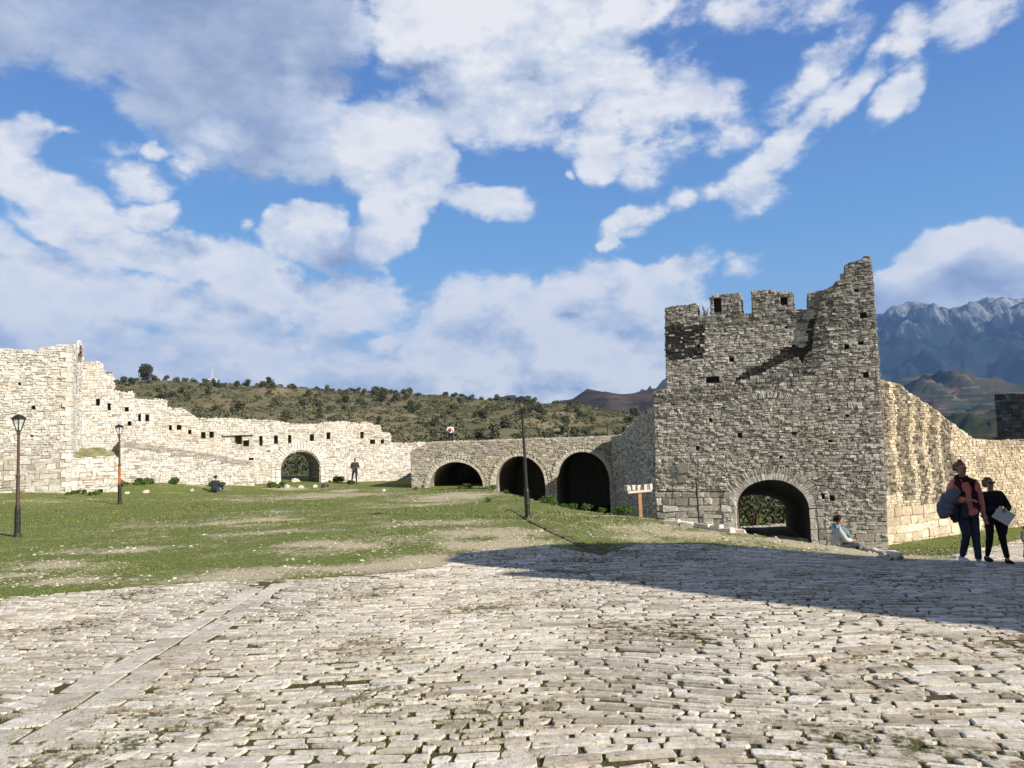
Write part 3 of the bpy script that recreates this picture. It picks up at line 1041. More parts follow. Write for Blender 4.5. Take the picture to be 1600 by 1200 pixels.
def build_tower():
    root = empty('gate_tower', (T_L[0], T_L[1], -3.2), 0, 'tall grey stone gate tower with broken battlements, high right corner and arched passage', 'tower')
    inv = Matrix.Translation((-T_L[0], -T_L[1], 3.2))

    def fin(mb, name, mats):
        o = mb.build(name, mats, root); o.matrix_parent_inverse = inv; return o
    pl = PT
    zb = -3.6
    # lower wall and right pier: front plane
    top = [(1021, 615), (1031, 611), (1042, 608), (1070, 606), (1100, 604), (1128, 603), (1150, 600), (1160, 594), (1172, 590), (1184, 588), (1198, 580), (1212, 573), (1226, 567), (1238, 562), (1247, 560),
           (1254, 570), (1258, 556), (1270, 547), (1272, 520), (1276, 500), (1279, 480), (1284, 461), (1290, 455), (1300, 448), (1307, 440), (1320, 437), (1320, 415), (1334, 410), (1347, 407), (1349, 402), (1359, 400), (1362, 430), (1366, 480), (1371, 540), (1375, 600), (1380, 680), (1385, 770)]
    lp = pl.poly(top)
    xr = pl.pix(1388, 850)[0]; xl = pl.pix(1030, 812)[0] - .1
    lp = [(xl, zb), (xl, pl.pix(1028, 780)[1]), (pl.pix(1024, 700)[0], pl.pix(1024, 700)[1])] + lp + [(xr, pl.pix(1388, 845)[1]), (xr + .02, zb)]
    lp = [p for p in lp]
    lp = ragged(lp, 2.0, .5, .05)
    a0 = pl.pix(1151, 794); a1 = pl.pix(1264, 794); at = pl.pix(1207, 750)
    cx = (a0[0] + a1[0]) / 2; rx = (a1[0] - a0[0]) / 2; cz = a0[1] * .5 + a1[1] * .5; rz = at[1] - cz
    arch = arch_loop(cx, cz, rx, rz, zb + .01)
    hol = []
    for (x0, y0, x1, y1) in [(1103, 588 + 3, 1124, 600)]:
        pass
    small = []
    for (px, py, s) in [(1283, 776, .13), (1300, 779, .09), (1156, 680, .10), (1241, 676, .09), (1297, 690, .08), (1349, 492, .12), (1345, 538, .10), (1323, 542, .08), (1338, 453, .09), (1353, 586, .1), (1090, 700, .07), (1110, 656, .07), (1324, 650, .06), (1296, 640, .06), (1220, 715, .06)]:
        u, z = pl.pix(px, py); small.append([(u - s, z - s), (u + s, z - s), (u + s, z + s), (u - s, z + s)])
    holes = [arch]
    mb = MB()
    loops = [ccw(lp)] + [list(reversed(arch))]
    # front slab in one piece with passage cut through; cap the bottom of the arch at the wall foot
    slab(mb, pl, [lp, arch] + small, .19)
    big = lambda v: ((.30, .42), (.35, .9)) if v < -2.2 else (((.22, .34), (.25, .7)) if v < -1.0 else ((.14, .22), (.16, .4)))
    ul = pl.pix(1130, 790)[0]; ur = pl.pix(1290, 790)[0]

    def rowfn(v):
        return big(v) if v < -.5 else ((.06, .145), (.08, .26))
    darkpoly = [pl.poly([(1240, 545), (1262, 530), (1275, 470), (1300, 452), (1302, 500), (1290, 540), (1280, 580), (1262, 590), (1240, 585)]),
                pl.poly([(1021, 608), (1150, 600), (1200, 585), (1240, 568), (1245, 590), (1190, 606), (1130, 625), (1060, 632), (1021, 632)])]  # dark stones paint in shade at the pier edge and along the stair band
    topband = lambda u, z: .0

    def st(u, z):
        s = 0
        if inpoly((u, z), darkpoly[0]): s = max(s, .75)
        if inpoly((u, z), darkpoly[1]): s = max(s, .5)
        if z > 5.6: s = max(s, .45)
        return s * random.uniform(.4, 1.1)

    def tn(u, z):
        return .12 if z < -1.4 else (-.05 if z > 2.5 else .0)
    # keep a clear band round the gate arch for its voussoirs
    t1 = .30
    outer = arch_loop(cx, cz, rx + t1 * 1.95, rz + t1 * 1.95, zb + .01)
    half = [(p[0], p[1]) for p in lp]
    zsp = -.9
    qx = pl.pix(1150, 790)[0]
    lowl = [(xl, zb), (qx, zb), (qx, zsp), (xl, zsp)]
    masonry(mb, pl, [lowl, [p for p in outer if False] or [(0, zb - 1), (.01, zb - 1), (.01, zb - .9)]], rowfn, (.008, .06), None, tn, jit=.03)
    upl = [p for p in lp if p[1] > zb + .01 and not (p[1] < zsp + .01 and p[0] < qx)]
    upl = [(qx, zb), (qx, zsp), (xl, zsp)] + [p for p in upl if p[1] > zsp] + [(xr, zb)]
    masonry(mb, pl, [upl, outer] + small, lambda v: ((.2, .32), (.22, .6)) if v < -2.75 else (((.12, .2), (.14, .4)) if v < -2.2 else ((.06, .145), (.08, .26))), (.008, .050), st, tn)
    edge_stones(mb, pl, lp, .19, 1.0, stain_shade_fn=lambda u, z: .5)
    lbk = [(a_, b_ - (.5 if b_ > 2 else 0)) for a_, b_ in lp]
    slab(mb, pl, [lbk, arch], .5, h0=-.24)
    # blind relieving arch: flush radial stones, slightly proud
    q0 = pl.pix(1140, 648); q1 = pl.pix(1262, 648); qt = pl.pix(1203, 614)
    bx = (q0[0] + q1[0]) / 2; brx = (q1[0] - q0[0]) / 2
    ring(mb, pl, bx, q0[1] - .1, brx, qt[1] - q0[1] - .1, 0.26, 50, prot=.042, a0=.35, a1=math.pi - .25, tone=.55)
    fin(mb, 'wall', [MT['grey'], MT['mortar_dark']])
    # arch rings
    mb = MB()
    ring(mb, pl, cx, cz, rx, rz, t1, 44, zb=-3.3, prot=.022, tone=.75, gap=.012, inset=.04, jit=.006, jamb=.36)
    fin(mb, 'arch_ring', [MT['grey']])
    mb = MB()
    ring(mb, pl, cx, cz, rx + t1, rz + t1, t1 * .95, 56, zb=-3.3, prot=.032, tone=.5, gap=.014, inset=.06, jit=.012, jamb=.42)
    fin(mb, 'outer_arch_ring', [MT['grey']])
    # passage: side walls, vault
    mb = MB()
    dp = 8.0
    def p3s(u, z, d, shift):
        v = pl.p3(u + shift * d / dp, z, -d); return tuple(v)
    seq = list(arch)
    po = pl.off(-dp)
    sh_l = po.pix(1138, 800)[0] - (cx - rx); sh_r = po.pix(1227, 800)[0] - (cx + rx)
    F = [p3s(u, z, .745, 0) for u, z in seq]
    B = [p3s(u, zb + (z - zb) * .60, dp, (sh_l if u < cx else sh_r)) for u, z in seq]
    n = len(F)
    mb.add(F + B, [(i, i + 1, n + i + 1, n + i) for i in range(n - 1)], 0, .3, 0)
    fin(mb, 'passage_vault', [MT['black'], MT['mortar']])  # dark stone colour stands in for the unlit depth of the passage
    # set-back upper wall with merlons
    pb = PTB
    mb = MB()
    up = [(1040, 640), (1042, 600), (1040, 540), (1040, 497), (1090, 497), (1111, 495), (1158, 492), (1176, 491), (1210, 489), (1239, 486), (1263, 484), (1300, 480), (1300, 640)]
    lpb = ragged(pb.poly(up), 4.0, .5, .03)
    win = pb.poly([(1103, 588), (1124, 588), (1124, 598), (1103, 598)])
    sh2 = []
    for (px, py, s) in [(1143, 563, .1), (1240, 540, .07), (1092, 540, .06), (1228, 511, .06)]:
        u, z = pb.pix(px, py); sh2.append([(u - s, z - s), (u + s, z - s), (u + s, z + s), (u - s, z + s)])
    slab(mb, pb, [lpb, win] + sh2, .4)
    slab(mb, pb, [lpb], .5, h0=-.403)
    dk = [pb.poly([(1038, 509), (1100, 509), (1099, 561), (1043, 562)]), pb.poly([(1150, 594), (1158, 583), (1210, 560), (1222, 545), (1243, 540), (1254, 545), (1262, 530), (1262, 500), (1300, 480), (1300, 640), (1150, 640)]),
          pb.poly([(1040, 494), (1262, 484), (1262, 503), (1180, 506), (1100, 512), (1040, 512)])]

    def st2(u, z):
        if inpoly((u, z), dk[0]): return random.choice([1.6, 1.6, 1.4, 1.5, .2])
        if inpoly((u, z), dk[1]): return random.uniform(1.2, 1.7)  # stair underside and pier shade painted into the stone tone
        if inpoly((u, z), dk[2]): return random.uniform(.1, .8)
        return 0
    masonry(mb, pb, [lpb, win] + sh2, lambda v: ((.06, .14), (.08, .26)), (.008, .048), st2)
    edge_stones(mb, pb, lpb, .9, 1.0, stain_shade_fn=lambda u, z: .5)
    fin(mb, 'upper_wall', [MT['grey'], MT['mortar_dark']])
    merl = [([(1040, 499), (1040, 482), (1060, 479), (1075, 478), (1087, 475), (1089, 499)], .5, None),
            ([(1111, 497), (1111, 465), (1133, 462), (1155, 458), (1158, 494)], .5, (1121, 477, .16, .3)),
            ([(1176, 493), (1175, 456), (1205, 454), (1215, 457), (1236, 457), (1239, 488)], .5, (1225, 471, .14, .18)),
            ([(1263, 486), (1262, 460), (1284, 455), (1300, 455), (1300, 484)], .5, None)]
    for i, (pp, d, hole) in enumerate(merl):
        mb = MB()
        l = ragged(pb.poly(pp), 5.9, .4, .06)
        l = [(u, z + .02) for u, z in l]
        hl = []
        if hole:
            u, z = pb.pix(hole[0], hole[1]); w, h = hole[2], hole[3]
            hl = [[(u - w, z - h), (u + w, z - h), (u + w, z + h), (u - w, z + h)]]
        slab(mb, pb, [l] + hl, .4, h0=-.003)
        slab(mb, pb, [l], .216, h0=-.405)
        masonry(mb, pb, [l] + hl, lambda v: ((.06, .14), (.08, .26)), (.008, .045), lambda u, z: random.uniform(.0, .6))
        edge_stones(mb, pb, l, .62, pb.pix(1150, 492)[1] - .1 if i else pb.pix(1060, 499)[1], stain_shade_fn=lambda u, z: .4)
        fin(mb, 'merlon', [MT['grey'], MT['mortar_dark']])
    # left flank and body behind (keeps the tower solid from the side)
    A = pl.p3(xl + .02, 0, -.74); dL = 7.2
    pside = Plane((A.x - pl.N.x * dL, A.y - pl.N.y * dL), (A.x, A.y))
    zt = pl.pix(1040, 608)[1]
    mb = MB()
    l = [(0, zb), (dL, zb), (dL, zt - .1), (0, zt - .3)]
    slab(mb, pside, [l], .8)
    masonry(mb, pside, [l], RUBBLE, (.015, .07))
    edge_stones(mb, pside, l, .8, 0)
    fin(mb, 'side_wall', [MT['grey'], MT['mortar_dark']])
    # right flank of the high pier
    B_ = pl.p3(xr - .25, 0, -.74); dR = 2.4
    ps = Plane((B_.x, B_.y), (B_.x - pl.N.x * dR, B_.y - pl.N.y * dR))
    mb = MB()
    zt2 = pl.pix(1355, 410)[1]
    l = [(0, zb), (dR, zb), (dR, zt2 - 3.2), (1.4, zt2 - 2.4), (1.2, zt2 - 1.2), (.5, zt2 - .5), (0, zt2 - .2)]
    slab(mb, ps, [l], .8, h0=-.05)
    masonry(mb, ps, [l], RUBBLE, (.0, .04))
    fin(mb, 'side_wall', [MT['grey'], MT['mortar_dark']])
    # roof platform behind the shoulder
    mb = MB()
    c = pl.p3(xl + .9, zt - .4, -4.2)
    v = [tuple(pl.p3(u, zt - .35, -d)) for (u, d) in ((xl + .1, 1.7), (xr - .4, 1.7), (xr - .4, 7.9), (xl + .1, 7.9))] + [tuple(pl.p3(u, zt - .8, -d)) for (u, d) in ((xl + .1, 1.7), (xr - .4, 1.7), (xr - .4, 7.9), (xl + .1, 7.9))]
    mb.add(v, [(0, 1, 2, 3), (7, 6, 5, 4), (0, 4, 5, 1), (1, 5, 6, 2), (2, 6, 7, 3), (3, 7, 4, 0)], 0, .4)
    fin(mb, 'roof_platform', [MT['mortar']])
    # projecting corbel blocks low on the left
    mb = MB()
    for (px, py, w, h, d) in [(1068, 731, .22, .19, .10), (1066, 749, .17, .14, .07)]:
        u, z = pl.pix(px, py); p = pl.p3(u, z, d / 2)
        box(mb, tuple(p), (w * 2, d, h * 2), math.atan2(pl.U.y, pl.U.x), 0, .35, .2, jit=.03)
    fin(mb, 'corbel', [MT['grey']])
    return xl, xr


TXL, TXR = build_tower()


# ------------------------------------------------------------------ arcade (three arches) with platform
BC, BD = px_to_plan(641, 46), px_to_plan(1010, 43.9)
PB = Plane(BC, BD)


def build_arcade():
    root = empty('arched_vault', (BC[0], BC[1], -1.2), 0, 'low stone arcade of three round arches carrying a flat terrace left of the tower', 'arcade')
    inv = Matrix.Translation((-BC[0], -BC[1], 1.2))

    def fin(mb, name, mats):
        o = mb.build(name, mats, root); o.matrix_parent_inverse = inv; return o
    pl = PB; zb = -3.5
    top = [(642, 706), (650, 701), (656, 700), (668, 693), (700, 691), (716, 690), (745, 690), (772, 688.5), (805, 687.5), (838, 686), (872, 685), (905, 684.5), (935, 683), (960, 682), (1005, 681)]
    lp = pl.poly(top)
    lp = [(lp[0][0], zb)] + lp + [(lp[-1][0], zb)]
    lp = ragged(lp, -.5, .6, .04)
    arches = []
    for (cx, cy, rx, ry) in [(712.5, 762, 42, 41), (813, 757, 38.5, 44), (911, 752, 41, 46)]:
        c = pl.pix(cx, cy); a = pl.pix(cx - rx, cy); b = pl.pix(cx + rx, cy); t = pl.pix(cx, cy - ry)
        arches.append((c[0], c[1], (b[0] - a[0]) / 2, t[1] - c[1]))
    holes = [arch_loop(c[0], c[1], c[2], c[3], zb + .01, 20) for c in arches]
    mb = MB()
    slab(mb, pl, [lp] + holes, .8)
    outer = [arch_loop(c[0], c[1], c[2] + .36, c[3] + .36, zb + .01, 20) for c in arches]
    # piers are narrow: fill rows between the outer rings where they exist
    masonry(mb, pl, [lp] + outer, lambda v: ((.07, .155), (.09, .30)), (.008, .035), lambda u, z: .35 * random.random() if z > .7 else 0, lambda u, z: -.02)
    edge_stones(mb, pl, lp, .8, -.6)
    fin(mb, 'wall', [MT['pale_g'], MT['mortar']])
    for c in arches:
        mb = MB()
        ring(mb, pl, c[0], c[1], c[2], c[3], .22, 34, zb=-3.3, prot=.03, tone=.8, gap=.012, jit=.006, inset=.04)
        ring(mb, pl, c[0], c[1], c[2] + .22, c[3] + .22, .14, 34, zb=-3.3, prot=.06, tone=.5, gap=.02)
        fin(mb, 'arch_ring', [MT['pale_g']])
    # vault bodies
    for i, c in enumerate(arches):
        mb = MB(); dp = 9.0
        seq = holes[i]
        F = [tuple(pl.p3(u, z, -.805)) for u, z in seq]; B = [tuple(pl.p3(u, z, -dp)) for u, z in seq]
        n = len(F)
        fs = [(k, k + 1, n + k + 1, n + k) for k in range(n - 1)]
        mb.add(F + B, fs, 0, .2)
        # end wall
        bl = [pl.p3(u, z, -dp) for u, z in seq]
        if i != 0:
            mb.add([tuple(p) for p in bl], [tuple(range(len(bl)))], 0, .2)
        fin(mb, 'vault', [MT['grey']])
    # terrace slab on the vaults
    ul, ur = lp[0][0], lp[-1][0]
    mb = MB()
    n = 24
    us = np.linspace(ul, ur, n); ds = np.linspace(.82, 14, 10)
    U_, D_ = np.meshgrid(us, ds)
    Z_ = 1.2 + .12 * (U_ - ul) / (ur - ul) + (vnoise(U_, D_, .8, 4) - .5) * .05 - .05
    O = np.array(pl.O); Uv = np.array(pl.U); Nv = np.array(pl.N)
    V = O + U_[..., None] * Uv - D_[..., None] * Nv + Z_[..., None] * np.array([0, 0, 1.0])
    ix = np.arange(U_.size).reshape(U_.shape)
    f = np.stack([ix[:-1, :-1], ix[:-1, 1:], ix[1:, 1:], ix[1:, :-1]], -1).reshape(-1, 4)
    mb.add_bulk(V.reshape(-1, 3), [f])
    a, b = pl.p3(ul, 0, -14), pl.p3(ur, 0, -14)
    # solid back below the terrace edge
    mb.add([(a.x, a.y, -4), (b.x, b.y, -4), (b.x, b.y, 1.22), (a.x, a.y, 1.1)], [(0, 1, 2, 3)])
    fin(mb, 'terrace', [MT['earth']])
    # left end wall
    E = pl.p3(ul + .02, 0, -.8)
    pe = Plane((E.x - pl.N.x * 13, E.y - pl.N.y * 13), (E.x, E.y))
    l = [(0, zb), (13, zb), (13, 1.05), (8, 1.15), (0, 1.2)]
    mb = MB(); slab(mb, pe, [l], .6, h0=-.003); masonry(mb, pe, [l], RUBBLE, (.0, .04))
    fin(mb, 'side_wall', [MT['pale_g'], MT['mortar']])
    return ul, ur


MT['pale_g'] = stone_mat('creamy_grey_limestone', (.28, .25, .20), (.50, .46, .38), (.72, .68, .59), lich_amt=.45, lichen=(.16, .15, .12), warm=(.5, .40, .26), warm_amt=.4)
MT['earth'] = plain('dry_earth', (.22, .20, .11), .95, .45, 3)
AUL, AUR = build_arcade()


# ------------------------------------------------------------------ wing wall between tower and arcade
def build_wing():
    a = px_to_plan(953, 44.4, 690); c = PT.p3(TXL + .1, 0, -.6)
    pl = Plane(a, (c.x, c.y))
    zb = -3.6
    top = [(1021, 637), (1012, 641), (1003, 645), (999, 652), (993, 657), (988, 664), (980, 668), (974, 678), (967, 681), (956, 683)]
    lp = pl.poly(top)
    u_end = pl.len + .0
    zt = pl.pix(1024, 636)[1]
    lp = [(lp[-1][0], zb), (u_end, zb), (u_end, zt)] + [p for p in lp if p[0] < u_end - .1]
    lp = ragged(lp, 0, .5, .06)
    mb = MB()
    slab(mb, pl, [lp], 1.0)
    masonry(mb, pl, [lp], lambda v: ((.07, .155), (.09, .30)), (.02, .07))
    edge_stones(mb, pl, lp, 1.0, 0)
    o = mb.build('wing_wall', [MT['grey'], MT['mortar_dark']])
    tag(o, 'dark shaded rubble wall stepping down from the tower to the arcade', 'wall')


build_wing()

# ------------------------------------------------------------------ curtain wall with arched gate
CA, CB = px_to_plan(118, 43.6), px_to_plan(608, 54)
PC = Plane(CA, CB)


def build_curtain():
    root = empty('curtain_wall', (CA[0], CA[1], -.5), 0, 'long cream rubble wall with rows of small loopholes and a low arched gate', 'wall')
    inv = Matrix.Translation((-CA[0], -CA[1], .5))

    def fin(mb, name, mats):
        o = mb.build(name, mats, root); o.matrix_parent_inverse = inv; return o
    pl = PC; zb = -1.8
    top = [(112, 568), (128, 568), (148, 566), (158, 568), (161, 573), (163, 585), (176, 586), (177, 611), (190, 614), (208, 614), (209, 624), (235, 627), (248, 624), (259, 626), (260, 637), (272, 640), (284, 639), (300, 649), (305, 654), (330, 656), (358, 655), (380, 657),
           (410, 658), (439, 660), (470, 664), (496, 664), (520, 661), (548, 661), (581, 662), (582, 666), (594, 666), (595, 676), (610, 678), (610, 694), (640, 694), (690, 692), (700, 692)]
    lp = pl.poly(top)
    lp = [(lp[0][0], zb)] + lp + [(lp[-1][0], zb)]
    lp = ragged(lp, 0, .5, .07)
    a0 = pl.pix(438, 732); a1 = pl.pix(500, 732); at = pl.pix(468, 704.5)
    cx = (a0[0] + a1[0]) / 2; rx = (a1[0] - a0[0]) / 2; cz = (a0[1] + a1[1]) / 2; rz = at[1] - cz
    zg = pl.pix(470, 757)[1]
    arch = arch_loop(cx, cz, rx, rz, zb + .01)
    wins = []
    for (x0, x1, y0, y1) in [(195, 201, 636, 645), (216, 220, 646, 658), (227, 233, 648, 658), (199.5, 205, 658, 665), (264, 268.5, 663, 673.5), (276, 283.5, 663, 672), (294, 299, 670, 678), (314, 321, 674, 685), (327, 334, 673, 684), (367, 378, 680, 694), (380, 389, 687, 697),
                             (405, 410, 681, 696), (428, 434, 681, 694), (450, 455, 680, 693), (484, 490.5, 678, 689), (510, 516, 676, 686.5), (563, 568, 674, 686), (578, 586, 687, 694.6), (595, 600, 687, 694.5), (150, 156, 623, 635), (168, 173, 630, 641), (389, 396, 714, 719), (418, 422, 705, 708)]:
        wins.append(pl.poly([(x0, y1), (x1, y1), (x1, y0), (x0, y0)]))
    mb = MB()
    slab(mb, pl, [lp, arch] + wins, .55)
    outer = arch_loop(cx, cz, rx + .62, rz + .62, zb + .01)
    red = pl.poly([(355, 672), (400, 676), (398, 705), (360, 702)])

    def st(u, z):
        return .45 * random.random() if inpoly((u, z), red) else 0
    masonry(mb, pl, [lp, outer] + wins, lambda v: ((.07, .17), (.10, .34)), (.010, .045), st)
    edge_stones(mb, pl, lp, .55, 0, prot=(.02, .1))
    # thick body behind, a little lower
    lp2 = [(u, z - (.55 if z > 0 else 0)) for u, z in lp]
    us = [p[0] for p in lp2]
    lp2 = [(u, max(z, zb)) for u, z in lp2]
    slab(mb, pl, [lp2, arch], 1.9, h0=-.553)
    fin(mb, 'wall', [MT['pale'], MT['mortar']])
    mb = MB()
    ring(mb, pl, cx, cz, rx, rz, .32, 24, zb=zg - .3, prot=.07, tone=.75)
    ring(mb, pl, cx, cz, rx + .32, rz + .32, .3, 28, zb=zg - .3, prot=.05, tone=.6)
    fin(mb, 'arch_ring', [MT['pale']])
    # jamb and soffit lining of stones
    mb = MB()
    edge_stones(mb, pl, arch, 2.4, zg - .3, prot=(.01, .03), hole=False)
    fin(mb, 'jamb', [MT['pale']])
    # ruined niche lintel
    mb = MB()
    u, z = pl.pix(372, 678.5); box(mb, tuple(pl.p3(u, z, .06)), (1.9, .3, .12), math.atan2(pl.U.y, pl.U.x), 0, .5, .3, jit=.02)
    fin(mb, 'lintel', [MT['pale']])
    # stair ramp against the wall
    pr = pl.off(1.3)
    rt = [(188, 690), (215, 693), (250, 699), (300, 706), (340, 713), (380, 720), (396, 723), (397, 740), (398, 762)]
    l = pr.poly(rt); zl0, zl1, ul1 = l[0][1], l[6][1], l[6][0] - l[0][0]; u0_ = l[0][0]; l = [(l[0][0], zb)] + l[:-1] + [(l[-1][0], zb)]
    l = ragged(l, .2, .5, .04)
    mb = MB()
    slab(mb, pr, [l], 1.297)
    masonry(mb, pr, [l], lambda v: ((.07, .17), (.10, .34)), (.010, .045), lambda u, z: random.uniform(.3, .9) if z > l[-1][1] * 0 + zl0 + (zl1 - zl0) * (u - u0_) / ul1 - .28 else 0)
    edge_stones(mb, pr, l, 1.29, .0, prot=(.02, .06), stain_shade_fn=lambda u, z: .55)
    fin(mb, 'stair_ramp', [MT['pale'], MT['mortar']])


build_curtain()


# ------------------------------------------------------------------ left bastion and stone platform
def build_bastion():
    a = px_to_plan(-150, 37.0); b = px_to_plan(110, 39.2); c = px_to_plan(131, 45)
    root = empty('bastion', (b[0], b[1], -.5), 0, 'big pale stone bastion with a small arch opening near its top right corner', 'tower')
    inv = Matrix.Translation((-b[0], -b[1], .5))

    def fin(mb, name, mats):
        o = mb.build(name, mats, root); o.matrix_parent_inverse = inv; return o
    pl = Plane(a, b)
    top = [(-150, 548), (-60, 545), (0, 546), (15, 545), (28, 548), (45, 547), (57, 552), (62, 545), (75, 543), (86, 542), (98, 540), (110, 539)]
    lp = pl.poly(top); zb = -1.2
    lp = [(0, zb)] + [p for p in lp if p[0] < pl.len] + [(pl.len, pl.pix(109, 539)[1]), (pl.len, zb)]
    lp = ragged(lp, 2, .5, .06)
    mb = MB()
    small = []
    for (px, py, s) in [(92, 597, .12), (52, 637, .09), (97, 637, .13), (92, 681, .08), (50, 682, .08), (30, 600, .07)]:
        u, z = pl.pix(px, py); small.append([(u - s, z - s), (u + s, z - s), (u + s, z + s), (u - s, z + s)])
    slab(mb, pl, [lp] + small, .8)
    zq = pl.pix(60, 712)[1]
    rw = lambda v: ((.16, .38), (.18, .6)) if v < zq else ((.07, .17), (.10, .34))
    holesbig = []
    masonry(mb, pl, [lp] + small, rw, (.010, .045), lambda u, z: .35 * random.random() if z < zq + .8 else 0, lambda u, z: .08 if z > zq else -.05, jit=.03)
    edge_stones(mb, pl, lp, .8, 1)
    fin(mb, 'wall', [MT['pale'], MT['mortar']])
    mb = MB(); zz = zb; k_ = 0; zt_ = pl.pix(109, 541)[1]
    while zz < zt_ - .1:
        hh_ = random.uniform(.16, .3); w_ = (.26, .5)[k_ % 2] * random.uniform(.8, 1.15); k_ += 1
        p_ = pl.p3(pl.len - w_ / 2 + .05, zz + hh_ / 2, -.14)
        box(mb, tuple(p_), (w_, .42, hh_ - .015), math.atan2(pl.U.y, pl.U.x), 0, random.uniform(.4, .95), 0, jit=.018)
        zz += hh_
    fin(mb, 'quoins', [MT['pale']])
    # flank
    pf = Plane(b, c)
    tp = [(110.5, 539), (122, 541), (130, 547), (134, 556)]
    l = pf.poly(tp)
    l = [(.13, zb), (pf.len, zb), (pf.len, pf.pix(131, 563)[1])] + [p for p in reversed(l) if 0.2 < p[0] < pf.len - .05] + [(.13, l[0][1])]
    n0 = pf.pix(126.5, 580); n1 = pf.pix(130.5, 580)
    nx0, nx1 = pf.len * .42, pf.len * .82
    zt = pf.pix(126, 560)[1]; zl = pf.pix(128, 577)[1]
    nich = arch_loop((nx0 + nx1) / 2, zt, (nx1 - nx0) / 2, .7, zl, 10)
    mb = MB()
    slab(mb, pf, [l, nich], .7, h0=-.003)
    masonry(mb, pf, [l, nich], lambda v: ((.2, .32), (.3, .7)), (.01, .06), None, lambda u, z: .12)
    edge_stones(mb, pf, l, .7, 1)
    ring(mb, pf, (nx0 + nx1) / 2, zt, (nx1 - nx0) / 2, .7, .25, 10, prot=.08)
    bk = [pf.p3(u, z, -.69) for u, z in nich]
    fin(mb, 'side_wall', [MT['pale'], MT['mortar']])


build_bastion()


def build_ledge():
    a = px_to_plan(112, 39.3); b = px_to_plan(188, 40.8)
    pl = Plane(a, b)
    lp = pl.poly([(105, 716), (120, 718), (150, 717), (187, 714)])
    L = pl.len
    z0, z1 = lp[0][1], lp[-1][1]; zb = -1.2
    l = [(0, zb), (L, zb), (L, z1), (L * .5, (z0 + z1) / 2 + .03), (0, z0)]
    mb = MB()
    slab(mb, pl, [l], 4.2)
    masonry(mb, pl, [l], lambda v: ((.14, .3), (.16, .45)), (.010, .045), jit=.035)
    # right flank
    pf = Plane((pl.p3(L, 0, 0).x, pl.p3(L, 0, 0).y), (pl.p3(L, 0, -4.2).x, pl.p3(L, 0, -4.2).y))
    lf = [(0, zb), (4.2, zb), (4.2, z1), (0, z1)]
    masonry(mb, pf, [lf], lambda v: ((.14, .3), (.16, .45)), (.010, .045), jit=.035)
    # grassy top
    v = []
    nx, ny = 14, 10
    for j in range(ny):
        for i in range(nx):
            p = pl.p3(L * i / (nx - 1), z0 + (z1 - z0) * i / (nx - 1), -4.2 * j / (ny - 1))
            v.append((p.x, p.y, p.z + .03 + .5 * round(j / (ny - 1) * 2) / 2 + .14 * mnoise.noise(p * 1.9)))
    f = [(j * nx + i, j * nx + i + 1, (j + 1) * nx + i + 1, (j + 1) * nx + i) for j in range(ny - 1) for i in range(nx - 1)]
    mb.add(v, f, 2)
    o = mb.build('stone_platform', [MT['pale'], MT['mortar'], MT['grass_top']])
    tag(o, 'low square stone platform with grassy top between the bastion and the long wall', 'platform')


MT['grass_top'] = plain('short_turf', (.20, .20, .10), .95, .7, 2.2)
build_ledge()


